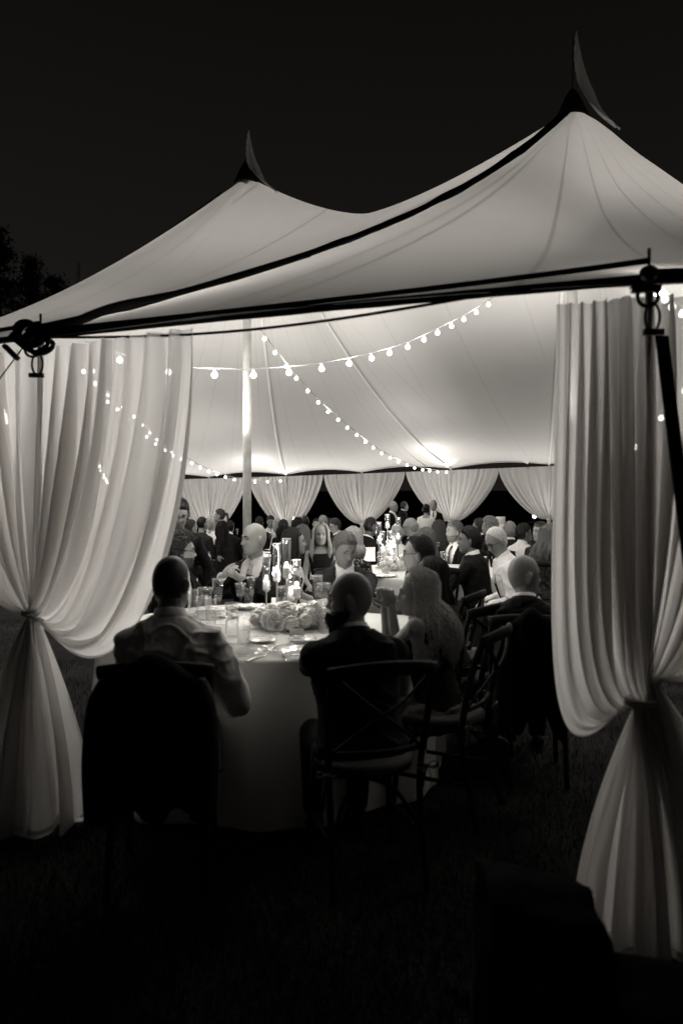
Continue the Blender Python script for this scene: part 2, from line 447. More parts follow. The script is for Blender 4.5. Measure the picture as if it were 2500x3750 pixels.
# slack rope under the near eave
P = []; UR = -.277; VR = VM-HW*math.cos(R(ARC_R[0]))
for k in range(41):
    f = k/40; u = POLES_NEAR[1]+(UR-POLES_NEAR[1])*f; p = TP(u, VN+.02+.15*f); p.z = eave_z(p.x, p.y)+.01-.055*math.sin(pi*min(1, f*1.25)); P.append(p)
P = [p for i, p in enumerate(P) if i <= 34]
b = MB(); b.tube(P, .0065, 6); tpart(b, 'curtain_rope', M['rope'])
# far and side curtain wires
for (a, c) in zip(PUV[:-1], PUV[1:]):
    p = TP(*a); q = TP(*c); p.z = eave_z(p.x, p.y)-.06; q.z = eave_z(q.x, q.y)-.06
    if a[1] < VN+1.2 and a[0] > -6: continue
    b = MB(); b.tube([p, q], .006, 5); tpart(b, 'curtain_wire', M['rope'])
# ---------------------------------------------------------------- curtains
def curtain(name, A, B, T, gz, mat, nf=9, bulge=.5, drop=.35, amp=.05, nu=70, nv=60, skirt=.32, seed=0, out=None, gather=.035, label='', group=None, hemw=(-1, 1), tie=True, outw=0.0, sag=.42, sk_amp=1.1, lat=.35, calm=0):
    """cloth hung from A (at the pole) to B, swept to the tie T, then falling as a skirt to the ground at gz"""
    A, B, T = Vector(A), Vector(B), Vector(T)
    d = (B-A); d.z = 0; d.normalize(); nrm = Vector((-d.y, d.x, 0))
    if out is not None and nrm.dot(out) < 0: nrm = -nrm
    rs = random.Random(seed); ph = [rs.uniform(0, 6.28) for _ in range(6)]
    def fold(s, t, k=1.0):
        a = nf*2*pi*(s+.018*math.sin(5*s+ph[3]+2.5*t))
        w0 = math.sin(a+ph[0]+1.1*math.sin(2.3*s*3+ph[1])); w0 = math.copysign(abs(w0)**.75, w0)
        env = .55+.9*abs(math.sin(2.1*s*3+ph[2]+.8*t))
        fine = .10*math.sin(a*3.7+ph[5]+5*t)*math.sin(pi*min(1, t*1.3))+.10*noise.noise(Vector((s*9+seed, t*2.2, 1)))
        return (w0*.7*env+.3*math.sin(a*1.73+ph[2]+2*t)+.22*math.sin(a*.41+ph[4])+fine)*k
    V = []; Fc = []
    nt = int(nv*.62); nb = nv-nt
    for j in range(nt+1):
        t = j/nt
        for i in range(nu+1):
            s = i/nu; s2 = s
            P0 = A.lerp(B, s2); drp = (P0.z-T.z)
            P1 = P0+Vector((0, 0, -drp*sag*(1-.0*s)))
            P2 = T+d*(bulge*s**1.35)+Vector((0, 0, -drop*s**1.6+.16*(1-s)))
            P3 = T+d*(gather*(s-.35))+Vector((0, 0, .012*math.sin(9*s)))
            q = 1-t; P = P0*q**3+P1*(3*q*q*t)+P2*(3*q*t*t)+P3*t**3
            am_ = 1-calm*sst(.62, .95, s); a = am_*amp*(.55+.75*math.sin(pi*min(1, t*1.15))**.8)*(1-t**5)+gather*.4*t**5
            P = P+nrm*(fold(s, t)*a+outw*math.sin(pi*t)*s)+d*(lat*a*math.cos(nf*2*pi*s+ph[5]))*(1-t**3)
            V.append(P)
    g = gz-T.z; samp = sk_amp
    for j in range(1, nb+1):
        t = j/nb
        wv = skirt*(1-(1-t)**1.7)
        for i in range(nu+1):
            s = i/nu
            c = T+d*(hemw[0]+(hemw[1]-hemw[0])*s)*wv+Vector((0, 0, g*t))
            a = gather*.5*(1-t)+amp*samp*t
            P = c+d*(lat*1.2*a*math.cos(nf*2*pi*s+ph[5]))+nrm*(fold(s, 1-t*.4)*a+wv*.55*math.sin(pi*s)*(1 if out is not None else .6))
            if j >= nb-1: P.z = gz+.012+.006*math.sin(3*s*nf)+(.03 if j == nb-1 else 0)
            V.append(P)
    w = nu+1
    for j in range(nt+nb):
        for i in range(nu): Fc.append((j*w+i, j*w+i+1, (j+1)*w+i+1, (j+1)*w+i))
    base = Vector((A.x, A.y, gz)); V = [v-base for v in V]
    e = empty(name, base); tag(e, label, 'curtain', group)
    mesh('panel', V, Fc, mat, e)
    if tie:
        b = MB(); c = T-base
        for k in range(2):
            P = [c+d*math.cos(a)*gather*.75+nrm*math.sin(a)*gather*.75+Vector((0, 0, .012*k)) for a in np.linspace(0, 2*pi, 14, endpoint=False)]
            b.tube(P, .008, 6, closed=True)
        b.build('tieback', M['tie'], e)
    return e
CT = .95
zt = lambda p: eave_z(p.x, p.y)-.05
pL = TP(POLES_NEAR[1], VN); pR = TP(UR, VR); pR2 = TP(MU[-1]+HW*math.sin(R(ARC_R[1])), VM-HW*math.cos(R(ARC_R[1])))
def at(p, z): return Vector((p.x, p.y, z))
OUT = -EV
k = .318; q = pL.lerp(pR, k)
curtain('near_curtain', at(pL, zt(pL)), at(q, zt(pL)+.035), at(pL+EV*.0+OUT*.05, .97), 0.0, M['voile'], nf=9, bulge=.52, drop=.66, amp=.055, sk_amp=1.6, lat=.4, nu=240, nv=130, skirt=.33, seed=3, out=OUT, gather=.06, label='sheer white curtain swept in a wide swag beside the man in the white shirt', hemw=(-.45, .95), sag=.60)
q = pL+(pL-pR)*.36
curtain('near_curtain', at(pL, zt(pL)), at(q, zt(pL)), at(pL+OUT*.05, .97), 0.0, M['voile'], nf=9, bulge=.28, drop=.05, amp=.045, sk_amp=1.6, lat=.5, nu=200, nv=110, skirt=.36, seed=5, out=OUT, gather=.05, label='narrow sheer curtain gathered on the outer side of the pole with the rope bundle', hemw=(-.3, 1.0), tie=False, sag=.5)
q = pR+(pL-pR)*.118
curtain('near_curtain', at(pR, zt(pR)), at(q, zt(pR)), at(pR+OUT*.03+Vector((-.03, 0, 0)), .82), 0.0, M['voile'], nf=8, bulge=.42, drop=.54, amp=.06, calm=.75, sk_amp=1.3, lat=.42, nu=240, nv=130, skirt=.38, seed=11, out=OUT, gather=.07, label='tall sheer curtain hanging straight with a bulging lower fold beside the black ratchet strap', hemw=(-.9, .62), sag=.62)
q = pR+(pR2-pR)*.30
curtain('near_curtain', at(pR, zt(pR)), at(q, zt(pR)), at(pR+OUT*.02, .90), 0.0, M['voile'], nf=9, bulge=.35, drop=.1, amp=.05, sk_amp=1.5, lat=.4, nu=200, nv=110, skirt=.40, seed=12, out=OUT, gather=.06, label='bright sheer curtain behind the black ratchet strap at the edge of the photo', hemw=(-.2, 1.0), tie=False)
# curtains round the far side and the left end
n_far = 0
ends = ['first', 'second', 'third', 'fourth', 'fifth', 'sixth', 'seventh', 'eighth', 'ninth', 'tenth']
def far_pair(i, u, v, px, vis):
    p = TP(u, v); g = G(p.x, p.y)
    for s, (u2, v2) in ((-1, PUV[i-1] if i > 0 else None), (1, PUV[i+1] if i+1 < len(PUV) else None)) if 0 < i < len(PUV)-1 else ():
        qd = TP(u2, v2); mid = p.lerp(qd, .497)
        z0 = eave_z(p.x, p.y)-.07; z1 = eave_z(mid.x, mid.y)-.07
        hv = 'left' if s > 0 else 'right'
        side = 'left half' if s > 0 else 'right half'
        if vis is None: lab = 'white draped curtain seen only through the sheer front curtain'; grp = 'curtains behind the sheer front curtain'
        else: lab = 'white tied curtain at '+vis+', '+side; grp = 'white curtains tied back along the far side'
        curtain('side_curtain', at(p, z0), at(mid, z1), at(p, g+.86), g+.0, M['voile_far'], nf=8, bulge=.48+.06*math.sin(i*7+s), drop=.02+.04*abs(math.sin(i*3+s)), amp=.045+.015*math.sin(i*5), nu=70, nv=44, skirt=.22, seed=40+i*3+s, gather=.11, label=lab, group=grp, hemw=(-.2, 1), sag=.30)
vis_lab = {'1652': 'the bright far pole beside the standing couple', '1327': 'the far pole left of the standing bald man', '1050': 'the glowing far pole behind the black-haired woman', '758': 'the far pole beside the standing woman in black', '2012': 'the far pole nearest the right foreground curtain'}
for i, (u, v) in enumerate(PUV):
    p = TP(u, v); px = 1250+p.x/max(.1, p.y)*F
    if (v < VN+2.5 and u > -6) or (u > 0 and v < 14): continue
    key = None
    if v > VM:
        for kk in vis_lab:
            if abs(px-float(kk)) < 60: key = vis_lab[kk]
    if v < VM and u > MU[0]-6: pass
    if px < -300: continue
    far_pair(i, u, v, px, key)
# ---------------------------------------------------------------- string lights
def bulb_proto(parent, sz=1.0):
    pass
BME = {}
def bulb_mesh(sz):
    if sz not in BME:
        b = MB(); r = .022*sz
        b.lathe([(0, -2.55*r), (.5*r, -2.44*r), (.86*r, -2.08*r), (r, -1.6*r), (.9*r, -1.15*r), (.6*r, -.75*r), (.4*r, -.5*r), (.36*r, -.3*r)], n=12)
        n1 = len(b.F)
        b.lathe([(.42*r, -.5*r), (.44*r, .3*r), (.2*r, .5*r), (0, .5*r)], n=8)
        me = bpy.data.meshes.new('bulb'); me.from_pydata(b.V, [], b.F); me.materials.append(M['bulb']); me.materials.append(M['socket'])
        for k, pg in enumerate(me.polygons):
            pg.use_smooth = True; pg.material_index = 0 if k < n1 else 1
        BME[sz] = me
    return BME[sz]
LAMPS = []
def string(pts, bulbs, label, sz=1.0, every=3, power=1.2, r=.0035):
    """pts: anchor points of the cable; bulbs: parameter values along it or spacing"""
    C = spline(pts, 24); L = [0]
    for a, b_ in zip(C[:-1], C[1:]): L.append(L[-1]+(b_-a).length)
    e = empty('string_lights', C[0]); tag(e, label, 'string lights', 'strings of bulbs under the tent roof')
    b = MB(); b.tube([c-C[0] for c in C], r, 5); b.build('cable', M['cable'], e)
    d = bulbs; pos = d*.5; n = 0
    while pos < L[-1]-.05:
        k = max(i for i in range(len(L)) if L[i] <= pos); f = (pos-L[k])/max(1e-6, L[k+1]-L[k]) if k+1 < len(L) else 0
        p = C[k].lerp(C[min(k+1, len(C)-1)], f)
        o = bpy.data.objects.new('bulb', bulb_mesh(sz)); COL.objects.link(o); o.parent = e; o.location = p-C[0]+Vector((0, 0, -.012)); o.rotation_euler = (random.uniform(-.12, .12), random.uniform(-.12, .12), 0)
        if n % every == every//2: LAMPS.append((p+Vector((0, 0, -.04)), power))
        n += 1; pos += d*random.uniform(.93, 1.07)
    return e
def sw(x, y, D): return W(600+x*.9566, 1050+y*.9566, D)
string([sw(1262, 38, 8.9), sw(1175, 93, 8.4), sw(1056, 154, 7.8), sw(929, 212, 7.2), sw(778, 256, 6.6), sw(586, 293, 6.1), sw(355, 313, 5.7), sw(228, 312, 5.5), sw(98, 308, 5.35), sw(-60, 285, 5.2), sw(-300, 210, 5.0)], .34, 'string of large bulbs crossing in front of the white mast under the roof edge', sz=1.0, every=2, power=2.3)
string([sw(365, 155, 10.0), sw(428, 240, 11.0), sw(497, 325, 12.0), sw(601, 440, 13.5), sw(707, 532, 15.2), sw(828, 625, 17.4), sw(950, 682, 19.6), sw(1035, 700, 21.3), sw(1100, 703, 22.3)], .62, 'string of small bulbs running diagonally across the ceiling down to the bright far pole', sz=1.25, every=4, power=3, r=.008)
string([sw(-330, 280, 9), sw(-240, 380, 10.5), sw(-130, 470, 12), sw(0, 600, 15), sw(77, 648, 16.5), sw(172, 698, 18.5), sw(269, 730, 20.5), sw(355, 740, 22), sw(470, 735, 23.6)], .72, 'string of small bulbs dropping from the front curtain to the glowing far pole', sz=1.3, every=4, power=3, r=.008)
def z4(x, y, D): return W(x*.5102, 1150+y*.5102, D)
string([z4(640, 300, 9), z4(740, 560, 10), z4(820, 630, 10.6), z4(900, 710, 11.2), z4(1000, 810, 12), z4(1120, 910, 13), z4(1240, 990, 14), z4(1330, 1040, 15)], .55, 'short string of bulbs glowing through the middle of the sheer front curtain', sz=1.25, every=3, power=2, r=.006)
string([z4(640, 870, 13), z4(680, 990, 14), z4(720, 1090, 15.5), z4(760, 1170, 17), z4(800, 1215, 18.5), z4(870, 1220, 20)], .5, 'dense string of bulbs glowing low through the sheer front curtain', sz=1.5, every=3, power=3, r=.006)
string([z4(-60, 560, 8), z4(0, 640, 9), z4(40, 720, 10), z4(10, 800, 11)], .5, 'string of bulbs glowing through the curtain at the edge of the photo', sz=1.6, every=2, power=2, r=.006)
string([W(2390, 1020, 4.6), W(2440, 1068, 4.9), W(2490, 1115, 5.2), W(2560, 1150, 5.4)], .22, 'string of bulbs glowing behind the curtain right of the ratchet strap', sz=1.2, every=2, power=1.3)
string([W(2560, 1360, 6.4), W(2440, 1470, 6.6), W(2400, 1560, 6.8), W(2300, 1640, 7.4)], .3, 'low string of bulbs behind the black ratchet strap', sz=1.2, every=2, power=1.0)
# ================================================================ people
for nm, v, ro in (('skin', .29, .5), ('skin_tan', .19, .5), ('skin_dark', .09, .5)):
    M[nm] = pbr(nm, v, ro, .35, bump=(180, .0008), var=(22, .92, 1.06), sss=.08)
for nm, v in (('hair_black', .008), ('hair_brown', .035), ('hair_light', .42), ('hair_auburn', .11), ('hair_blond', .36), ('hair_ginger', .13), ('hair_grey', .28), ('hair_white', .55)):
    M[nm] = pbr(nm, v, .55, .35, var=(90, .75, 1.25))
for nm, v, bp in (('suit_black', .006, 30), ('suit_dark', .018, 30), ('suit_grey', .05, 30), ('shirt_white', .82, 22), ('shirt_pale', .6, 22), ('trousers', .012, 25), ('dress_black', .008, 22), ('dress_white', .75, 20), ('shoe', .01, 60)):
    M[nm] = pbr('cloth_'+nm if nm != 'shoe' else 'shoe_leather', v, .85 if nm != 'shoe' else .35, .15, bump=(bp, .006), sheen=.0)
def patterned(name, lo, hi, scale, thr=.52):
    m, nt, out = nodes(name); N = nt.nodes.new; L = nt.links.new
    b = N('ShaderNodeBsdfPrincipled'); L(b.outputs[0], out.inputs[0]); b.inputs['Roughness'].default_value = .85; b.inputs['Specular IOR Level'].default_value = .15
    tc = N('ShaderNodeTexCoord'); nz = N('ShaderNodeTexNoise'); nz.inputs['Scale'].default_value = scale; nz.inputs['Detail'].default_value = 4; nz.inputs['Distortion'].default_value = 1.2
    L(tc.outputs['Object'], nz.inputs['Vector']); cr = N('ShaderNodeValToRGB'); cr.color_ramp.elements[0].position = thr-.05; cr.color_ramp.elements[1].position = thr+.05
    cr.color_ramp.elements[0].color = g3(lo); cr.color_ramp.elements[1].color = g3(hi); L(nz.outputs['Fac'], cr.inputs[0]); L(cr.outputs[0], b.inputs['Base Color']); return m
M['floral'] = patterned('floral_cloth', .012, .30, 22, .56)
M['skirt_pattern'] = patterned('patterned_skirt', .05, .20, 13, .52)
M['lace'] = patterned('black_lace', .008, .045, 40, .5)
M['tie_pattern'] = patterned('patterned_tie', .10, .42, 60, .5)
M['tie_dark'] = pbr('dark_silk', .03, .4, .4)
M['eye_white'] = pbr('eye_white', .38, .2, .5); M['eye_dark'] = pbr('iris', .01, .15, .6)
M['lip'] = pbr('lip', .16, .5, .3); M['lip_dark'] = pbr('lip_dark', .06, .5, .3)
M['frame'] = pbr('spectacle_frame', .01, .35, .5)

def head_pt(d, fem=False):
    "unit direction (x right, y forward, z up) -> point on the head, centred between the ears"
    x, y, z = d
    q = max(1e-5, math.hypot(x, y)); sx, sy = x/q, y/q; sn = math.sqrt(max(0, 1-z*z)); H = _HT
    i = min(len(H)-2, max(0, int((z+1)*20))); t = (z+1)*20-i; wv, fv, bv, cv = [a+(b_-a)*t for a, b_ in zip(H[i], H[i+1])]
    px = sn*wv*math.copysign(abs(sx)**.92, sx); py = cv+sn*(fv if sy > 0 else bv)*sy; pz = .118*z
    f = max(0, y)
    gs = lambda cx, cz, wx, wz: math.exp(-((x-cx)/wx)**2-((z-cz)/wz)**2)*min(1, f*1.4)
    o = .025*gs(0, -.23, .12, .11)+.016*gs(0, -.03, .085, .20)           # nose
    o += .006*gs(.16, -.27, .07, .06)+.006*gs(-.16, -.27, .07, .06)
    o += .007*(gs(.30, .19, .30, .09)+gs(-.30, .19, .30, .09))            # brow
    o -= .015*(gs(.35, .03, .17, .12)+gs(-.35, .03, .17, .12))          # sockets
    o += .006*(gs(.50, -.22, .20, .16)+gs(-.50, -.22, .20, .16))            # cheeks
    o -= .005*(gs(.55, -.55, .15, .2)+gs(-.55, -.55, .15, .2))
    o += .009*gs(0, -.50, .22, .06)+.007*gs(0, -.63, .20, .055)-.006*gs(0, -.565, .24, .03)   # lips
    o -= .004*gs(0, -.74, .2, .05); o += .010*gs(0, -.90, .28, .12)                                       # chin
    py += o
    if fem: px *= .945; py *= .955; pz *= .955
    return Vector((px, py, pz))
_tz = [-1, -.85, -.68, -.42, -.17, .08, .34, .59, .85, 1]
_HT = [tuple(float(np.interp(zz, _tz, col)) for col in ([.098, .090, .082, .0740, .0700, .0715, .0735, .0755, .0765, .077], [.11, .103, .096, .091, .0900, .0918, .0955, .0965, .098, .098], [.11, .096, .092, .089, .092, .0955, .098, .0995, .100, .100], [.042, .028, .016, .005, -.001, -.003, -.004, -.006, -.008, -.008])) for zz in np.linspace(-1, 1, 41)]
for _ in range(2): _HT = [_HT[0]]+[tuple((a+2*b_+c_)/4 for a, b_, c_ in zip(*w_)) for w_ in zip(_HT[:-2], _HT[1:-1], _HT[2:])]+[_HT[-1]]
def dirs(nu, nv):
    for i in range(nv+1):
        ph = pi*i/nv
        for k in range(nu):
            th = 2*pi*k/nu; yield (math.sin(ph)*math.sin(th), math.sin(ph)*math.cos(th), math.cos(ph))
def head_mb(mb, Mh, fem, nu=56, nv=44, ears=True):
    V = [Mh @ head_pt(d, fem) for d in dirs(nu, nv)]; Fc = []
    for i in range(nv):
        for k in range(nu): Fc.append((i*nu+k, i*nu+(k+1) % nu, (i+1)*nu+(k+1) % nu, (i+1)*nu+k))
    mb.add(V, Fc)
    if ears:
        for s in (-1, 1):
            c = Mh @ Vector((s*.0765, -.010, -.010)); Q = Mh.to_3x3() @ Matrix.Rotation(s*-.6, 3, 'Z') @ Matrix.Rotation(-.15, 3, 'X')
            mb.ball(c, (.011, .022, .036), 14, 10, Q)
def remesh(mb, vox, smooth=2):
    me = bpy.data.meshes.new('tmp'); me.from_pydata(mb.V, [], mb.F); me.update()
    o = bpy.data.objects.new('tmp', me); COL.objects.link(o)
    m = o.modifiers.new('r', 'REMESH'); m.mode = 'VOXEL'; m.voxel_size = vox; m.use_smooth_shade = True
    if smooth:
        s = o.modifiers.new('s', 'SMOOTH'); s.factor = .5; s.iterations = smooth
    dg = bpy.context.evaluated_depsgraph_get(); ev = o.evaluated_get(dg)
    out = bpy.data.meshes.new_from_object(ev); COL.objects.unlink(o); bpy.data.objects.remove(o); bpy.data.meshes.remove(me)
    return out
def co_of(me):
    a = np.zeros(len(me.vertices)*3, dtype=np.float32); me.vertices.foreach_get('co', a); return a.reshape(-1, 3)
def cut(me, fn):
    "delete faces whose every vertex satisfies fn (array in, mask out)"
    P = co_of(me); k = fn(P); bm = bmesh.new(); bm.from_mesh(me); bm.verts.ensure_lookup_table()
    dead = [f for f in bm.faces if all(k[v.index] for v in f.verts)]
    bmesh.ops.delete(bm, geom=dead, context='FACES'); bm.to_mesh(me); bm.free()
def wrinkle(me, amp, sc=9.0, seed=0, aniso=(1, 1, 1)):
    P = co_of(me); bm = bmesh.new(); bm.from_mesh(me)
    for v in bm.verts:
        q = Vector((v.co.x*sc*aniso[0]+seed, v.co.y*sc*aniso[1], v.co.z*sc*aniso[2]))
        n = noise.noise(q)
        w_ = q+noise.noise_vector(q*.5)*1.2
        r1 = 1-min(1, abs(noise.noise(w_*.9+Vector((9, 3, 1))))*3.2); r2 = 1-min(1, abs(noise.noise(Vector((w_.x*.6, w_.y*.6, w_.z*1.7))+Vector((2, 7, 4))))*3.5)
        v.co += v.normal*(amp*(n*.5+r1*r1*1.3+r2*r2*1.1))
    bm.to_mesh(me); bm.free()
def finish(name, me, mat, parent):
    me.materials.clear(); me.name = name; me.update(); return link(name, me, mat, parent)
def cap(mb, a, ra, b, rb, n=12):
    "tapered capsule"
    a, b = Vector(a), Vector(b); d = (b-a); L = d.length
    if L < 1e-5: mb.ball(a, ra, n, 8); return
    d.normalize(); Q = d.to_track_quat('Z', 'Y').to_matrix()
    prf = [(1e-4, -ra)]+[(ra*math.cos(t), ra*math.sin(t)) for t in np.linspace(-1.2, 0, 4)]+[(rb*math.cos(t), L+rb*math.sin(t)) for t in np.linspace(0, 1.2, 4)]+[(1e-4, L+rb)]
    mb.lathe(prf, a, n, Q)
def loft(mb, rings, n=24):
    "rings: (centre, right vector, forward vector, rx, ry)"
    V = []; Fc = []
    for c, a, b, rx, ry in rings:
        for k in range(n):
            t = 2*pi*k/n; ct, st = math.cos(t), math.sin(t)
            e = .82
            V.append(c+a*(rx*math.copysign(abs(ct)**e, ct))+b*(ry*math.copysign(abs(st)**e, st)))
    for i in range(len(rings)-1):
        for k in range(n): Fc.append((i*n+k, i*n+(k+1) % n, (i+1)*n+(k+1) % n, (i+1)*n+k))
    Fc.append(tuple(range(n))[::-1]); Fc.append(tuple((len(rings)-1)*n+k for k in range(n)))
    mb.add(V, Fc)
def ik(a, c, l1, l2, hint):
    a, c = Vector(a), Vector(c); d = c-a; L = min(d.length, (l1+l2)*.995); c = a+d.normalized()*L
    x = (l1*l1-l2*l2+L*L)/(2*L); h = math.sqrt(max(0, l1*l1-x*x)); u = d.normalized()
    hv = Vector(hint)-u*Vector(hint).dot(u); hv.normalize(); return a+u*x+hv*h, c
def hand(mb, W_, d, palm, curl=.35, side=1, spread=.10, k=1.0, point=None):
    """wrist W_, direction d (towards the fingertips), palm normal; five separate fingers"""
    d = Vector(d).normalized(); palm = Vector(palm); palm = (palm-d*palm.dot(d)).normalized(); x = d.cross(palm).normalized()*side   # x towards the thumb side
    pc = W_+d*.045*k
    Q = Matrix((x, d, palm)).transposed()
    mb.ball(pc, (.040*k, .050*k, .016*k), 14, 8, Q)
    for i, (off, ln, r) in enumerate(((.030, .072, .0088), (.010, .080, .0090), (-.011, .074, .0086), (-.031, .058, .0078))):
        p = W_+d*(.082-.004*abs(off)/.03)*k+x*off*k; ang = 0; u = (d+x*spread*(off/.03)).normalized()
        cc = curl*(1+.25*i) if not isinstance(curl, (list, tuple)) else curl[i]
        for j, fr in enumerate((.45, .31, .24)):
            ang += cc*(1.0 if j else .8); w = u*math.cos(ang)+palm*math.sin(ang)
            q = p+w*ln*fr*k; cap(mb, p, r*k*(1-.08*j), q, r*k*(.92-.1*j), 8); p = q
    p = W_+d*.025*k+x*.030*k
    for j, (ln, r) in enumerate(((.036, .012), (.032, .0105), (.026, .0090))):
        w = (x*(.85-.25*j)+d*(.55+.25*j)+palm*(.30+.2*j)).normalized(); q = p+w*ln*k; cap(mb, p, r*k, q, r*k*.93, 8); p = q
# ---- hair
def thr_hair(y, x, rec=0):
    v = np.interp(y, [-1, -.35, .02, .22, .50, .8, 1], [-.66, -.60, -.28, .16, .50, .60, .62])
    return v+rec*np.interp(y, [-1, -.3, .3, 1], [0, 0, .35, 1])
def cap_mesh(Mh, fem, thick, rec=0, nu=64, nv=40, lump=.0, seed=0, zmax=None):
    V = []; keep = []
    for d in dirs(nu, nv):
        t = thr_hair(d[1], d[0], rec)+.03*noise.noise(Vector(d)*6+Vector((seed, 0, 0)))
        k = (d[2]-t)/.16
        if zmax is not None: k = min(k, (zmax-d[2])/.14)
        o = max(-.3, min(1, k)); p = head_pt(d, fem); nrm = Vector(d)
        th = thick*(1+lump*noise.noise(Vector(d)*9+Vector((seed, 2, 0)))+lump*.6*noise.noise(Vector(d)*21+Vector((seed, 2, 0))))
        V.append(Mh @ (p+nrm*(th*o if o > 0 else .006*o))); keep.append(o > -.3)
    Fc = []
    for i in range(nv):
        for k in range(nu):
            f = (i*nu+k, i*nu+(k+1) % nu, (i+1)*nu+(k+1) % nu, (i+1)*nu+k)
            if any(keep[j] for j in f): Fc.append(f)
    return V, Fc
def spikes(mb, Mh, fem, n, ln, thick, rec, rs, flow, r=.0022, zmax=None, curl=0):
    for _ in range(n*3):
        if n <= 0: break
        z = rs.uniform(-.7, 1); a = rs.uniform(0, 2*pi); q = math.sqrt(1-z*z); d = (q*math.sin(a), q*math.cos(a), z)
        if d[2] < thr_hair(d[1], d[0], rec)+.04: continue
        if zmax is not None and d[2] > zmax: continue
        n -= 1; D_ = Vector(d); p = head_pt(d, fem)+D_*thick*.7
        t = Vector(flow(d)); t = t-D_*t.dot(D_)
        if t.length < 1e-3: continue
        t = (t.normalized()+Vector((rs.gauss(0, 1), rs.gauss(0, 1), rs.gauss(0, 1)))*(.07+curl)).normalized()
        t = (t-D_*t.dot(D_)*.8).normalized()
        P = [p, p+t*ln*.5+D_*thick*.55, p+t*ln+D_*(thick*.25+curl*.012)]
        mb.tube([Mh @ v for v in P], [r*1.6, r*1.3, r*.3], 3, cap=False)
def strands(mb, Mh, fem, n, length, rs, wave=.008, r=.0045, spread=1.0, fall=None, free=52, part=.0, back=0, headpos=None):
    """long hair: every strand leaves the parting, follows the scalp and falls. fall: world-down in head space"""
    Mi = Mh.to_3x3().inverted(); dn = Mi @ Vector((0, 0, -1)); dn.normalize()
    for k in range(n):
        a = rs.uniform(free, 360-free); ar = R(a); lay = rs.uniform(.0, 1.0)
        sd = Vector((math.sin(ar), math.cos(ar), 0))
        top = Vector((part+.25*sd.x*rs.uniform(.1, 1), rs.uniform(-.5, .55) if abs(sd.x) > .4 else rs.uniform(-.5, .1), 1)).normalized()
        mid = (Vector((sd.x, sd.y, .35))).normalized(); low = (Vector((sd.x, sd.y, -.25))).normalized()
        thk = .008+.013*lay
        p0 = head_pt(top, fem)+top*thk; p1 = head_pt(mid, fem)+mid*(thk+.006); p2 = head_pt(low, fem)*1.02+low*(thk+.006)
        ph = (int(a/14)*2.1+rs.gauss(0, .7)) if wave > .008 else rs.uniform(0, 6.3); L = length*rs.uniform(.82, 1.08); side = sd.copy(); side.y -= .3*back
        pts = [p0, p0.lerp(p1, .5)+(top+mid)*.010, p1, p2]
        for j in range(1, 8):
            f = j/7
            q = p2+dn*L*f+side*(.022*spread*math.sin(pi*min(1, f*1.0))*(.5+lay)-.018*f*f)+Vector((0, -.02*f*back, 0))
            q += Vector((math.sin(ph+f*L*38), math.cos(ph*1.3+f*L*34), 0))*wave*(.4+f)
            pts.append(q)
        rr = [r*.6, r, r*1.1, r*1.1]+[r*(1.05-.75*(j/7)**2) for j in range(1, 8)]
        mb.tube([Mh @ v for v in pts], rr, 4, cap=False)
PCOUNT = 0
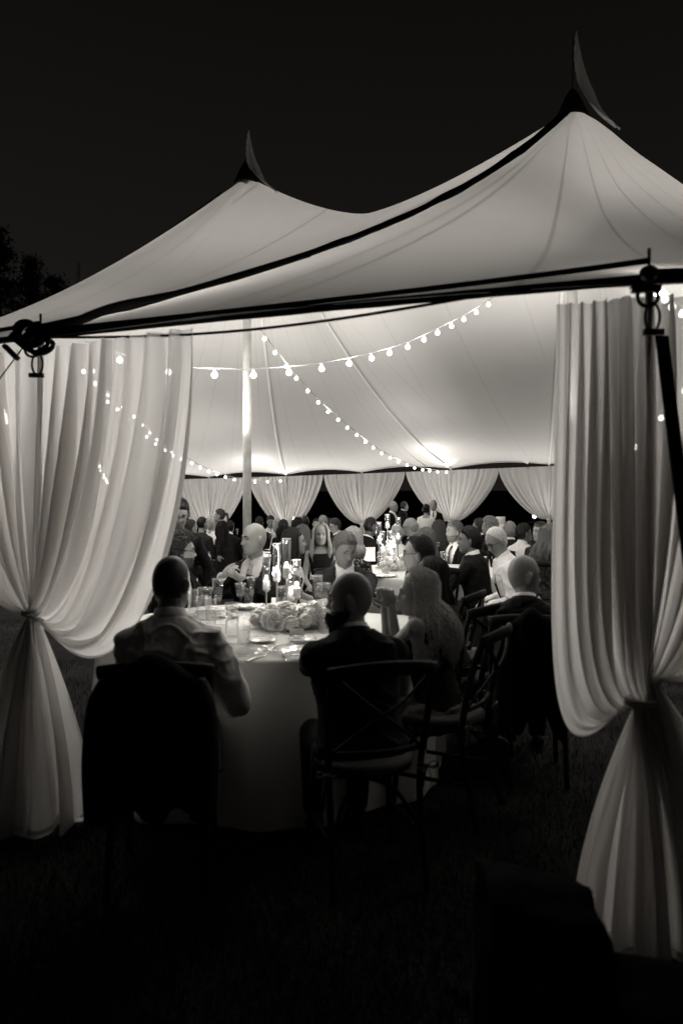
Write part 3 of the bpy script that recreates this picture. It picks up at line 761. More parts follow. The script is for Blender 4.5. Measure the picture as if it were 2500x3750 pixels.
def person(label, px, ytop, D, body, head=None, pitch=0, roll=0, lean=8, side=0, stand=False, fem=False, hair='short', hc='hair_brown', skin='skin', out='suit', jm='suit_black', sm='shirt_white', tie='tie_dark', glasses=False, beard=None, hands=None, q=.010, group=None, wide=1.0, hx=None, legs=True, rec=0, curls=(.5, .5), chairback=0, kmin=.84, hairlen=.33, zoff=0, hk=1.0, bodytw=0, elbow=None, sleeves='full', open_=.075, wr=.004, pos=None, hfree=72, shrug=0):
    """head centre at pixel px / depth D, top of the head at pixel row ytop. Angles in degrees, 0 = facing away, 90 = facing left"""
    global PCOUNT; PCOUNT += 1; rs = random.Random(PCOUNT*13+5)
    x0, y0 = X(px, D), D; g = G(x0, y0); top = Z(ytop, D)-g
    head = body if head is None else head
    b = R(body); hb = R(head)-b
    hp = .95 if stand else .56
    Ln = R(lean); U = Vector((math.sin(R(side)), math.sin(Ln), math.cos(Ln))).normalized(); XR = Vector((math.cos(R(bodytw)), math.sin(R(bodytw)), 0)); Fw = XR.cross(U).normalized()*1.0
    Fw = U.cross(XR).normalized()
    # iterate scale so that the head top lands right
    nl = .17; HT = .118*hk
    def topz(k): return (hp+.56*U.z+nl*math.cos(Ln*.5))*k+HT*math.cos(R(pitch)*.5)
    k = max(kmin, min(1.12, (top-HT)/(topz(1)-HT)))
    P = Vector((0, 0, hp*k)); at_ = lambda h, f=0, s=0: P+U*(h*k)+Fw*(f*k)+XR*(s*k)
    nb = at_(.545); U2 = Vector((U.x*.5, math.sin(Ln*.35)+.10, 1)).normalized()
    hcn = nb+U2*(nl*k)+Vector((0, .012, 0))
    hcn.z = top-HT*1.0 if abs((top-HT)-hcn.z) < .12 else hcn.z
    shw = (.172 if fem else .195)*wide*k
    # origin: world position such that head is at x0,y0
    Rb = Matrix.Rotation(b, 4, 'Z'); hw = Rb @ Vector((hcn.x, hcn.y, 0))
    base = Vector((x0-hw.x, y0-hw.y, g)) if pos is None else Vector(pos)
    e = empty('person', base, b); tag(e, label, 'person', group)
    Minv = (Matrix.Translation(base) @ Rb).inverted()
    Mh = Matrix.Translation(hcn) @ Matrix.Rotation(hb, 4, 'Z') @ Matrix.Rotation(R(roll), 4, 'Y') @ Matrix.Rotation(-R(pitch), 4, 'X') @ Matrix.Scale(hk, 4)
    w_ = wide*(.9 if fem else 1)
    def torso(mb, inf=0, lo=-.10, hi=None, stretch=1):
        prof_ = [(-.10, .150, .115, .0), (-.04, .172, .125, 0), (.04, .168, .120, 0), (.13, .148 if not fem else .128, .108, .0), (.23, .148 if not fem else .125, .105, .008), (.34, .165 if not fem else .145, .118 if not fem else .125, .015), (.43, .176, .112, .008), (.49, .165, .095, 0), (.535, .115, .075, -.004), (.575, .062, .060, 0)]
        rg = []
        for h, rx, ry, f in prof_:
            if h < lo-.001 or (hi is not None and h > hi+.001): continue
            rg.append((at_(h, f), XR, Fw, (rx*w_*k+inf), (ry*k+inf)))
        loft(mb, rg)
    S = [at_(.455+shrug, -.005)+XR*(s*shw*.90) for s in (-1, 1)]
    def yoke(mb, inf):
        for i, s in enumerate((-1, 1)):
            cap(mb, at_(.512, -.005, s*.055), .045*k+inf, S[i]+U*.004, .050*k+inf); cap(mb, at_(.40, .0, s*.10), .075*k+inf, S[i]-U*.035*k-XR*(s*.012), .052*k+inf); cap(mb, at_(.30, .0, s*.10), .07*k+inf, S[i]-U*.05*k-XR*(s*.02), .045*k+inf)
    ht = hands or 'lap'
    tg = []
    if ht == 'lap': tg = [Vector((s*.13, .36, .66 if not stand else .8))*k for s in (-1, 1)]
    elif ht == 'side': tg = [Vector((s*.26, .04, .86))*k for s in (-1, 1)]
    elif ht == 'table': tg = [Vector((s*.20, .44, .80))*1.0 for s in (-1, 1)]
    else: tg = [Minv @ Vector(h) if not isinstance(h, str) else (Vector((s*.15, .36, .66))*k) for s, h in zip((-1, 1), ht)]
    eh = elbow or [(-.5, -.35, -1), (.5, -.35, -1)]
    E = []; Wr = []
    for s, S_, t_, h_ in zip((-1, 1), S, tg, eh):
        e_, w__ = ik(S_, t_, .30*k, .265*k, h_); E.append(e_); Wr.append(w__)
    if stand:
        Hj = [P+XR*(s*.09*k)-Vector((0, 0, .02)) for s in (-1, 1)]; Kn = [h+Vector((s*.01, .02, -.43*k)) for s, h in zip((-1, 1), Hj)]; An = [Vector((kk.x, .0, .09)) for kk in Kn]
    else:
        Hj = [P+XR*(s*.09*k)+Vector((0, .02, -.01)) for s in (-1, 1)]; Kn = [Vector((s*.13*k, .44*k, .53*k)) for s in (-1, 1)]; An = [Vector((s*.12*k, .46*k, .09)) for s in (-1, 1)]
    # ---- body
    mb = MB(); torso(mb, 0); yoke(mb, 0)
    for i, s in enumerate((-1, 1)):
        mb.ball(S[i], .058*k, 12, 8); cap(mb, S[i], .052*k, E[i], .040*k); cap(mb, E[i], .040*k, Wr[i], .026*k)
        if legs:
            cap(mb, Hj[i], .085*k, Kn[i], .058*k); cap(mb, Kn[i], .056*k, An[i], .038*k); cap(mb, An[i]-Vector((0, .02, .03)), .036, An[i]+Vector((0, .14, -.055)), .028)
    cap(mb, nb-U*.03, .060*k*(.86 if fem else 1), hcn+Vector((0, -.015, -.02)), .054*(.86 if fem else 1))
    head_mb(mb, Mh, fem, 48 if q > .008 else 72, 40 if q > .008 else 56)
    near = q <= .0075
    for i, s in enumerate((-1, 1)):
        d = (Wr[i]-E[i]).normalized(); pn = Vector((-s*.6, .1, -.8)); cu = curls[i]
        if ht == 'table' or near:
            pn = Vector((-s*.3, 0, -1))
        if isinstance(cu, dict): hand(mb, Wr[i], Minv.to_3x3() @ Vector(cu['d']) if 'd' in cu else d, Minv.to_3x3() @ Vector(cu['p']), cu.get('c', .4), cu.get('s', 1), cu.get('sp', .12))
        else: hand(mb, Wr[i], d, pn, cu, -s)
    finish('body', remesh(mb, q*.92, 1), M[skin], e)
    # ---- face
    if q <= .011:
        for s in (-1, 1):
            dd = Vector((s*.36, .93, .05)).normalized(); c = head_pt(dd, fem)-Vector((0, .006, 0))
            m1 = MB(); m1.ball(Mh @ c, .0115, 10, 8); eo = m1.build('eye', M['eye_white'], e)
            m1 = MB(); m1.ball(Mh @ (c+Vector((0, .0085, -.001))), (.0085, .0045, .0065), 8, 6, Mh.to_3x3().normalized()); m1.build('iris', M['eye_dark'], eo)
            m1 = MB(); P_ = [Mh @ (head_pt(Vector((s*u_, .9, .20+.05*math.sin(pi*(u_-.16)/.42))).normalized(), fem)+Vector((0, .001, 0))) for u_ in np.linspace(.16, .56, 7)]
            m1.tube(P_, [.003, .005, .0055, .005, .0045, .004, .002], 5); m1.build('eyebrow', M[hc if hc not in ('hair_white', 'hair_blond') else 'hair_ginger'], e)
        m1 = MB(); P_ = [Mh @ (head_pt(Vector((u_, .95, -.50+.03*abs(u_)*3)).normalized(), fem)+Vector((0, .0005, 0))) for u_ in np.linspace(-.24, .24, 9)]
        m1.tube(P_, [(.002+.003*math.cos(u_*3.0)) for u_ in np.linspace(-.5, .5, 9)], 6); m1.build('lips', M['lip'] if skin != 'skin_dark' else M['lip_dark'], e)
    # ---- hair
    flow = lambda d: (d[0]*.35, -.5-.2*d[1], -.45-.2*d[2] if d[1] < .3 else .05)
    hm = M[hc]; nmul = 1 if q > .0075 else 1.6
    if hair == 'bald': pass
    elif hair == 'stubble':
        V_, F_ = cap_mesh(Mh, fem, .0016, rec, 56, 36, 0, PCOUNT); mesh('hair', V_, F_, hm, e)
    else:
        m1 = MB()
        if hair == 'fringe':
            V_, F_ = cap_mesh(Mh, fem, .006, .0, 64, 40, .2, PCOUNT, zmax=.30); m1.add(V_, F_); spikes(m1, Mh, fem, int(260*nmul), .018, .006, 0, rs, flow, zmax=.28)
        elif hair == 'short':
            V_, F_ = cap_mesh(Mh, fem, .014, rec, 64, 40, .18, PCOUNT); m1.add(V_, F_); spikes(m1, Mh, fem, int(420*nmul), .024, .013, rec, rs, flow, .0022)
        elif hair == 'curly':
            V_, F_ = cap_mesh(Mh, fem, .026, rec, 72, 44, .8, PCOUNT); m1.add(V_, F_); spikes(m1, Mh, fem, int(600*nmul), .024, .028, rec, rs, flow, .0034, curl=.9)
        elif hair in ('long', 'wavy'):
            V_, F_ = cap_mesh(Mh, fem, .008, 0, 64, 40, .05, PCOUNT); m1.add(V_, F_)
            strands(m1, Mh, fem, int((460 if q > .0075 else 1250)*(1.15 if hair == 'wavy' else 1)), hairlen, rs, .014 if hair == 'wavy' else .002, .0030 if q > .0075 else .0019, 2.5 if hair == 'wavy' else 1.0, back=1 if hair == 'wavy' else .4, free=hfree)
        elif hair in ('bun', 'pony'):
            V_, F_ = cap_mesh(Mh, fem, .012, 0, 64, 40, .1, PCOUNT); m1.add(V_, F_); spikes(m1, Mh, fem, 260, .03, .012, 0, rs, lambda d: (0-d[0]*.5, -1, .1))
            if hair == 'bun': m1.ball(Mh @ Vector((0, -.112, .035)), (.040, .034, .040), 14, 10)
            else:
                for _ in range(70):
                    o_ = Vector((rs.gauss(0, .012), -.105+rs.gauss(0, .006), .03+rs.gauss(0, .012))); P_ = [o_+Vector((0, .02, 0)), o_+Vector((0, -.035, .0)), o_+Vector((rs.gauss(0, .012), -.05, -.09)), o_+Vector((rs.gauss(0, .02), -.035+rs.gauss(0, .01), -.19))]
                    m1.tube([Mh @ v for v in P_], [.004, .006, .005, .001], 4, cap=False)
        m1.build('hair', hm, e)
    if beard:
        m1 = MB(); V_ = []; keep = []; nu, nv = 60, 44; th = beard[1]
        for d in dirs(nu, nv):
            kz = (-.37-d[2])/.10; ky = (d[1]+.12)/.18; mouth = math.exp(-(d[0]/.22)**2-((d[2]+.52)/.07)**2)*(d[1] > 0)
            side_ = (d[2] < .05 and abs(d[1]-.02) < .16 and abs(d[0]) > .5)
            o_ = min(kz, ky, 1); o_ = max(o_, .5 if side_ else -1); o_ = max(-.3, o_)-1.2*mouth
            p = head_pt(d, fem); grow = th*(1+1.6*max(0, -d[2]-.55)*(beard[1] > .012))
            V_.append(Mh @ (p+Vector((d[0]*.5, d[1]*.8+.1, d[2]-.1*(beard[1] > .012))).normalized()*(grow*o_*(1+.3*noise.noise(Vector(d)*12)) if o_ > 0 else .005*o_))); keep.append(o_ > -.25)
        F_ = []
        for i in range(nv):
            for j in range(nu):
                f = (i*nu+j, i*nu+(j+1) % nu, (i+1)*nu+(j+1) % nu, (i+1)*nu+j)
                if any(keep[u_] for u_ in f): F_.append(f)
        m1.add(V_, F_)
        if th > .012:
            for _ in range(500):
                z = rs.uniform(-1, -.35); a = rs.uniform(-1.5, 1.5); q_ = math.sqrt(1-z*z); d = Vector((q_*math.sin(a), q_*math.cos(a), z)); p = head_pt(d, fem)+d*th*.8
                m1.tube([Mh @ p, Mh @ (p+Vector((d.x*.3, .35, -1)).normalized()*.03+d*.006)], [.0028, .0006], 3, cap=False)
        m1.build('beard', M[beard[0]], e)
    if glasses:
        m1 = MB()
        for s in (-1, 1):
            c = Vector((s*.031, .093, .004)); P_ = [Mh @ (c+Vector((.024*math.cos(a), -.004*abs(math.cos(a)), .018*math.sin(a)))) for a in np.linspace(0, 2*pi, 16, endpoint=False)]
            m1.tube(P_, .0019, 5, closed=True)
            m1.tube([Mh @ Vector((s*.055, .090, .008)), Mh @ Vector((s*.077, .06, .008)), Mh @ Vector((s*.079, -.005, .006)), Mh @ Vector((s*.074, -.02, -.012))], .0019, 5)
        m1.tube([Mh @ Vector((-.008, .096, .006)), Mh @ Vector((.008, .096, .006))], .0018, 5); m1.build('glasses', M['frame'], e)
    # ---- clothes
    def sleeves_mb(mb, inf, upto=1.0, puff=0):
        yoke(mb, inf)
        for i in range(2):
            mb.ball(S[i], .058*k+inf, 12, 8); cap(mb, S[i], .052*k+inf+puff*.5, E[i], .042*k+inf+puff)
            if upto > 0: cap(mb, E[i], .042*k+inf+puff, E[i].lerp(Wr[i], upto), .030*k+inf)
    def legs_mb(mb, inf, knee=False):
        torso(mb, inf*.8, -.10, .04)
        for i in range(2):
            cap(mb, Hj[i], .088*k+inf, Kn[i], .060*k+inf)
            if not knee: cap(mb, Kn[i], .060*k+inf, An[i]+Vector((0, 0, .02)), .045*k+inf)
    def collar(name, mat, r, h, th, lift=0, tilt=.25, gap=.35, parent=None):
        m1 = MB(); V_ = []; F_ = []; n = 28; Nn = U2
        for j in range(n+1):
            a = gap+(2*pi-2*gap)*j/n; dv = XR*math.sin(a)+Fw*math.cos(a)
            for rr_, hh in ((r, 0), (r*.95, h), (r*.95+th, h+.002), (r+th*1.6, 0)):
                V_.append(nb+Nn*(lift+hh-.35*tilt*math.cos(a)*.1)+dv*rr_-Nn*(.018*max(0, math.cos(a))))
        for j in range(n):
            for q_ in range(3): F_.append((j*4+q_, j*4+q_+1, (j+1)*4+q_+1, (j+1)*4+q_))
        m1.add(V_, F_); return m1.build(name, mat, parent or e)
    def inV(Pn, wtop, lo, hi):
        L_ = Pn-np.array(P); h = L_ @ np.array(U)/k; f = L_ @ np.array(Fw); s = np.abs((L_ @ np.array(XR))/k)
        return (f > .02) & (h > lo) & (s < wtop*np.clip((h-lo)/(hi-lo), 0, 1))
    cv = max(.008, q*1.25)
    if out in ('suit', 'jacket', 'cardigan'):
        mb = MB(); torso(mb, .010, -.04); o = finish('shirt', remesh(mb, cv), M[sm], e)
        collar('shirt_collar', M[sm], .070*k, (.044 if out == 'suit' else .030)*k, .006, lift=.024, gap=.20, parent=o)
        mb = MB(); torso(mb, .026); sleeves_mb(mb, .017, .93)
        if not stand: torso(mb, .034, -.10, .04)
        me = remesh(mb, cv, 3); wrinkle(me, wr, 9, PCOUNT)
        cut(me, lambda Pn: inV(Pn, open_, .12 if out == 'suit' else -.02, .50))
        nbv = np.array(nb)
        cut(me, lambda Pn: (np.linalg.norm(Pn-nbv-np.array(U2)*.045*k, axis=1) < .078*k))
        o = finish('jacket', me, M[jm], e)
        so = o.modifiers.new('s', 'SOLIDIFY'); so.thickness = .006; so.offset = -1
        collar('jacket_collar', M[jm], .079*k, .030*k, .008, lift=.006, gap=.75, parent=o)
        # lapels
        for s in (-1, 1):
            m1 = MB(); V_ = []
            for j in range(9):
                f = j/8; h = .50-.36*f; wi = open_*(1-f)+.004; c = at_(h, .166-.03*abs(f-.4)-.05*max(0, .25-f)*2.2, s*(wi+.004)); o1 = .002+.050*math.sin(pi*min(1, (1-f)*1.0))**.7*(1-f*.2)
                V_ += [c, c+XR*(s*o1*k)-Fw*(.010+.10*o1*k)+Fw*.012]
            F_ = [(2*j, 2*j+1, 2*j+3, 2*j+2) for j in range(8)]; m1.add(V_, F_); l_ = m1.build('lapel', M[jm], o); sl = l_.modifiers.new('s', 'SOLIDIFY'); sl.thickness = .004
        if tie:
            m1 = MB(); top_ = at_(.545, .078); P_ = [top_, at_(.50, .132), at_(.40, .163), at_(.28, .160), at_(.14, .150)]
            m1.tube(P_, [(.015*k, .010), (.014*k, .006), (.024*k, .005), (.033*k, .005), (.037*k, .005)], 8, flat=Fw); m1.build('tie', M[tie], e)
        for i in range(2):
            m1 = MB(); d = (Wr[i]-E[i]).normalized(); c = E[i].lerp(Wr[i], .93); m1.tube([c-d*.004, c+d*.018], .035*k, 12); m1.build('cuff', M[sm], e)
        mb = MB(); legs_mb(mb, .014)
        if legs: finish('trousers', remesh(mb, max(.012, q*1.4)), M['trousers'] if jm != 'suit_grey' else M[jm], e)
    elif out in ('shirt', 'sweater'):
        mb = MB(); torso(mb, .020 if out == 'shirt' else .026); sleeves_mb(mb, .012, {'full': .95, 'rolled': .35, 'short': -1}[sleeves], .014 if out == 'shirt' else .004)
        if out == 'shirt': torso(mb, .030, -.04, .13)
        me = remesh(mb, cv, 2); wrinkle(me, wr*1.6 if out == 'shirt' else wr, 10, PCOUNT, (1, 1, .7))
        cut(me, lambda Pn: inV(Pn, .022, .40, .56)); nbv = np.array(nb)
        cut(me, lambda Pn: (np.linalg.norm(Pn-nbv-np.array(U2)*.05*k, axis=1) < .074*k))
        o = finish('shirt' if out == 'shirt' else 'sweater', me, M[sm if out == 'shirt' else jm], e); so = o.modifiers.new('s', 'SOLIDIFY'); so.thickness = .004; so.offset = -1
        collar('shirt_collar', M[sm], .070*k, .040*k, .008, lift=.020, gap=.24, parent=o)
        mb = MB(); legs_mb(mb, .014)
        if legs: finish('trousers', remesh(mb, max(.012, q*1.4)), M['trousers'], e)
    elif out in ('dress', 'top'):
        mb = MB(); hi = None if sleeves == 'full' else .49
        torso(mb, .012, -.10, hi)
        if sleeves == 'full': sleeves_mb(mb, .010, .9)
        elif sleeves == 'short': sleeves_mb(mb, .014, -1)
        else:
            for i, s in enumerate((-1, 1)): cap(mb, at_(.44, .0, s*.10), .05*k, at_(.515, -.0, s*.085), .022*k)
        me = remesh(mb, cv, 2); wrinkle(me, wr*.6, 12, PCOUNT)
        nbv = np.array(nb); rr_ = .095 if sleeves != 'full' else .068
        cut(me, lambda Pn: (np.linalg.norm(Pn-nbv-np.array(Fw)*.02, axis=1) < rr_*k))
        finish('dress' if out == 'dress' else 'top', me, M[jm], e)
        if legs:
            mb = MB(); torso(mb, .018, -.10, .04)
            if stand:
                loft(mb, [(P+Vector((0, 0, z_)), Vector((1, 0, 0)), Vector((0, 1, 0)), w__, w__*.72) for z_, w__ in ((.0, .19), (-.25, .23), (-.5, .27), (-.86*k, .33))])
            else:
                for i in range(2): cap(mb, Hj[i], .105*k, Kn[i], .085*k); cap(mb, Kn[i], .085*k, An[i]+Vector((0, -.03, .08)), .12*k)
                cap(mb, (Hj[0]+Hj[1])/2, .11*k, (Kn[0]+Kn[1])/2, .085*k); cap(mb, (Kn[0]+Kn[1])/2, .09*k, (An[0]+An[1])/2+Vector((0, -.03, .1)), .13*k)
            me = remesh(mb, max(.014, q*1.6), 4); wrinkle(me, .006, 9, PCOUNT, (1.4, 1.4, .3)); finish('skirt', me, M[sm] if sm in ('skirt_pattern',) else M[jm], e)
    if legs and not (fem and out in ('dress', 'top')) or q < .0095:
        for i, s in enumerate((-1, 1)):
            m1 = MB(); a = An[i]; m1.ball(a+Vector((0, .055, -.055)), (.044, .135, .034), 14, 8); m1.ball(a+Vector((0, -.03, -.03)), (.038, .05, .045), 12, 8); m1.build('shoe', M['shoe'], e)
    return dict(e=e, base=base, b=b, P=P, k=k, S=S, E=E, Wr=Wr, nb=nb, hc=hcn, at=at_, U=U, XR=XR, Fw=Fw, Mh=Mh)
# ================================================================ the guests
CAST = {}
def V3(px, py, D): return tuple(W(px, py, D))
def add(key, *a, **k): CAST[key] = person(*a, **k)
# --- round table in front
add('A', 'man in a rumpled white shirt seen from behind, close cropped dark hair, rolled sleeve', 628, 2037, 3.45, 4, -22, lean=12, pitch=10, hair='stubble', hc='hair_black', skin='skin_tan', out='shirt', sm='shirt_white', wide=1.04, q=.006, hands=[V3(560, 2560, 3.75), V3(800, 2555, 3.62)], sleeves='rolled', wr=.0065, rec=.05, elbow=[(-.6, -.3, -1), (.55, -.2, -1)])
add('B', 'bald man with a long dark beard in a black suit, back turned, face in profile', 1284, 2094, 3.45, 16, 78, lean=14, pitch=6, hair='bald', hc='hair_black', out='jacket', jm='suit_black', tie=None, wide=1.16, q=.006, beard=('hair_black', .020), hands=[V3(1130, 2420, 4.0), V3(1300, 2420, 4.1)])
add('C', 'woman with long wavy hair and bare shoulder, hands clasped before her face, patterned skirt', 1530, 2086, 3.98, 62, 92, lean=10, pitch=2, shrug=.065, fem=True, hair='wavy', hc='hair_light', out='top', jm='dress_black', sm='skirt_pattern', sleeves='none', q=.006, hairlen=.40, hands=[V3(1408, 2222, 4.06), V3(1432, 2226, 4.0)], curls=(dict(d=(-.1, -.15, 1), p=(.1, -1, 0), c=.75, s=-1), dict(d=(-.25, .1, 1), p=(-.2, 1, 0), c=.85, s=1)), elbow=[(0, .1, -1), (0, .1, -1)], group=None)
add('D', 'dark haired woman with a bare shoulder, half hidden behind the wavy haired woman', 1575, 2043, 4.75, 70, 80, lean=14, fem=True, hair='long', hc='hair_black', out='top', jm='dress_black', sleeves='none', q=.009)
add('E', 'man in profile with dark glasses, receding dark hair and a grey suit', 1530, 1963, 5.3, 62, 84, pitch=4, lean=8, hair='short', hc='hair_black', out='suit', jm='suit_grey', tie=None, glasses=True, rec=.35, q=.0075, hands='table')
add('F', 'ginger haired man in a dark suit and tie looking down, facing the camera', 1262, 1951, 5.85, 182, 205, pitch=24, lean=14, hair='short', hc='hair_ginger', out='suit', jm='suit_dark', sm='shirt_white', tie='tie_dark', q=.0065, wide=1.12, hands=[V3(1330, 2215, 5.3), V3(1180, 2215, 5.3)], open_=.085)
add('G', 'black haired woman in profile wearing a white sleeveless top', 1078, 1936, 7.0, -95, -82, lean=6, fem=True, hair='long', hc='hair_black', out='top', jm='dress_white', sleeves='none', q=.0085, hairlen=.30)
add('H', 'smiling bald man in an open dark suit and patterned tie gesturing with both hands', 930, 1916, 5.88, 158, 128, pitch=2, lean=6, hair='bald', hc='hair_brown', out='suit', jm='suit_black', sm='shirt_pale', tie='tie_pattern', q=.006, wide=1.05, hands=[V3(905, 2125, 5.50), V3(812, 2112, 5.55)], curls=(dict(d=(-1, -.25, .42), p=(-.2, .5, .9), c=.16, s=1, sp=.20), dict(d=(.6, -.4, .5), p=(.6, .5, -.5), c=.5, s=1)), open_=.10, elbow=[(-1, .1, -.8), (.9, -.2, -.7)])
add('I', 'curly dark haired man with glasses and a short beard leaning in beside the near curtain', 662, 1956, 5.6, -105, -74, pitch=4, lean=10, hair='curly', hc='hair_brown', out='jacket', jm='suit_black', tie=None, glasses=True, beard=('hair_brown', .006), q=.0075)
add('J', 'smiling woman in a black high necked top standing and bending down beside the near curtain', 655, 1825, 6.35, 195, 200, pitch=26, roll=-4, lean=20, stand=True, fem=True, hair='bun', hc='hair_black', out='top', jm='dress_black', sleeves='full', q=.0085, hands='side')
# --- around the second table
add('K', 'woman with streaked blond hair in a dark floral dress, back to the camera', 1292, 1931, 7.3, -22, -12, lean=8, fem=True, hair='long', hc='hair_blond', out='dress', jm='floral', sleeves='full', q=.0085, hairlen=.16)
add('L', 'blonde woman with long straight hair facing the camera', 1175, 1916, 9.1, 178, 180, pitch=3, lean=4, hfree=56, fem=True, hair='long', hc='hair_blond', out='top', jm='dress_black', sleeves='none', q=.008, hairlen=.34, hk=1.08)
add('M', 'man with dark skin and short hair in a black jacket, leaning towards the candles', 1357, 1893, 10.0, -58, -50, lean=16, pitch=8, hair='stubble', hc='hair_black', skin='skin_dark', out='jacket', jm='suit_black', tie=None, q=.009, hands='table')
add('N', 'bald guest in pale clothes right behind the candle cluster of the second table', 1452, 1916, 9.8, 190, 175, hair='bald', out='shirt', sm='shirt_pale', q=.010)
add('O', 'balding man with spectacles in a dark suit just right of the second table candles', 1502, 1896, 10.3, 70, 95, pitch=6, hair='fringe', hc='hair_grey', out='suit', jm='suit_black', glasses=True, q=.009)
add('P', 'woman with long straight auburn hair, back to the camera, behind the man in glasses', 1560, 1934, 7.35, 8, 4, lean=6, fem=True, hair='long', hc='hair_auburn', out='dress', jm='dress_black', sleeves='full', q=.010, hairlen=.30)
add('Q', 'woman with very long dark brown hair seen from behind beside the blond suited man', 1606, 1906, 10.0, 15, 10, lean=4, fem=True, hair='long', hc='hair_brown', out='dress', jm='dress_black', sleeves='full', q=.010, hairlen=.36)
add('R', 'blond bearded man in a dark suit, white shirt and long tie, turned left', 1663, 1908, 9.3, 128, 108, pitch=6, lean=6, hair='short', hc='hair_ginger', out='suit', jm='suit_black', tie='tie_dark', beard=('hair_ginger', .006), q=.008, open_=.10)
add('S', 'dark haired man in a black sweater with a white collar, in profile facing left', 1716, 1931, 7.4, 62, 86, lean=10, pitch=2, hair='short', hc='hair_black', skin='skin_tan', out='sweater', jm='suit_black', sm='shirt_white', q=.0075, hands='table')
rT = person('old bald man in a white shirt with dark suspenders and glasses, stooping forward', 1818, 1928, 6.75, 84, 108, pitch=34, lean=26, hair='stubble', hc='hair_white', out='shirt', sm='shirt_white', glasses=True, q=.0075, wide=1.15, rec=.5, group=None); CAST['T'] = rT
add('U', 'bald man in a black suit with his back turned, next to the right curtain', 1918, 2033, 4.55, -8, -72, lean=10, pitch=4, hair='bald', out='jacket', jm='suit_black', tie=None, wide=1.16, q=.0065)
add('V', 'dark haired man in a white shirt facing right, behind the old man with suspenders', 1918, 1919, 10.2, -52, -78, pitch=6, lean=14, hair='short', hc='hair_black', out='shirt', sm='shirt_white', q=.009, skin='skin_tan')
add('Wg', 'grey haired man seen from behind, in front of the tiered white cake', 1866, 1912, 10.8, -6, -10, hair='short', hc='hair_grey', out='suit', jm='suit_dark', q=.010)
add('X1', 'man with thin dark grey hair behind the dark haired man in the black sweater', 1753, 1900, 11.8, 40, 55, hair='short', hc='hair_brown', out='suit', jm='suit_black', q=.011)
add('X2', 'grey curly haired guest between the black sweater man and the white cake', 1790, 1898, 11.2, 60, 74, hair='curly', hc='hair_grey', out='suit', jm='suit_black', q=.011, fem=False)
add('Y1', 'woman with long wavy brown hair beside the edge of the right curtain', 2004, 1924, 8.0, -20, -30, lean=6, fem=True, hair='wavy', hc='hair_auburn', out='dress', jm='lace', sleeves='full', q=.009, hairlen=.36)
add('Y2', 'straight brown haired woman just behind the wavy haired woman at the right curtain', 1976, 1912, 9.4, 150, 120, lean=6, fem=True, hair='long', hc='hair_brown', out='dress', jm='lace', sleeves='full', q=.011, hairlen=.26)
# --- standing at the far side
add('Z1', 'tall bald man standing in a dark suit and white shirt before the dark gap', 1440, 1835, 17.5, -120, -108, stand=True, lean=3, hair='stubble', hc='hair_grey', rec=.6, out='suit', jm='suit_black', tie='tie_pattern', hands='side', q=.011, open_=.10)
add('Z2', 'grey haired man standing in a dark suit facing the woman in white', 1586, 1832, 18.6, 172, 168, stand=True, lean=2, hair='short', hc='hair_grey', out='suit', jm='suit_black', sm='shirt_white', hands='side', q=.011, open_=.10)
add('Z3', 'standing woman in a white dress with dark hair pinned up, back to the camera', 1560, 1846, 17.2, -8, -20, stand=True, lean=3, fem=True, hair='bun', hc='hair_black', out='dress', jm='dress_white', sleeves='short', hands='side', q=.012)
# --- far tables, left of the mast and behind
add('a1', 'woman with a long ponytail in black, standing in profile among the far tables', 803, 1864, 14.2, 84, 92, stand=True, lean=8, fem=True, hair='pony', hc='hair_brown', out='top', jm='dress_black', sleeves='full', q=.012, hands='side', kmin=.9)
add('a2', 'short dark haired woman in black lace seated left of the far chair with bows', 741, 1894, 14.4, -25, -42, fem=True, hair='short', hc='hair_black', out='dress', jm='lace', sleeves='full', q=.012, wide=1.15)
add('a3', 'white haired woman in a white top facing the short haired woman in lace', 770, 1893, 15.6, 160, 140, fem=True, hair='curly', hc='hair_white', out='dress', jm='dress_white', sleeves='full', q=.012)
add('a4', 'man in a black suit on the far chair with white bows, back to the camera', 842, 1908, 15.2, -12, -20, lean=16, hair='short', hc='hair_black', out='suit', jm='suit_black', q=.012, wide=1.15)
add('a5', 'guest in a dark jacket half hidden behind the smiling woman in black', 700, 1905, 13.0, -40, -60, hair='short', hc='hair_brown', out='suit', jm='suit_black', q=.012)
add('b1', 'dark haired guest seen from behind just right of the mast', 950, 1893, 16.6, -10, -16, hair='short', hc='hair_black', out='suit', jm='suit_black', q=.012, wide=1.1)
add('b2', 'dark haired man facing the camera and looking down near the mast', 991, 1889, 17.2, 185, 190, pitch=18, hair='short', hc='hair_black', out='shirt', sm='shirt_pale', q=.011, skin='skin_tan')
add('b3', 'grey haired guest behind the tall candle glasses, head tilted', 1014, 1902, 14.8, 120, 140, pitch=8, hair='short', hc='hair_grey', out='shirt', sm='shirt_pale', q=.012)
add('b4', 'woman with dark bobbed hair next to the grey haired guest', 1037, 1903, 14.4, 10, 10, fem=True, hair='long', hc='hair_black', out='dress', jm='dress_black', sleeves='full', q=.012, hairlen=.1)
add('b5', 'guest with dark curly hair behind the black haired woman in white', 1090, 1900, 13.0, 5, 0, fem=True, hair='curly', hc='hair_black', out='dress', jm='lace', sleeves='full', q=.012)
add('b6', 'short haired man with a white collar line, back turned, behind the light brown long hair', 1117, 1888, 15.8, 4, 0, hair='stubble', hc='hair_black', skin='skin_dark', out='jacket', jm='suit_black', tie=None, q=.012)
add('b7', 'dark haired woman facing the camera far behind, above the blonde woman at her left', 1158, 1899, 17.4, 180, 170, fem=True, hair='bun', hc='hair_black', out='dress', jm='dress_black', sleeves='full', q=.012)
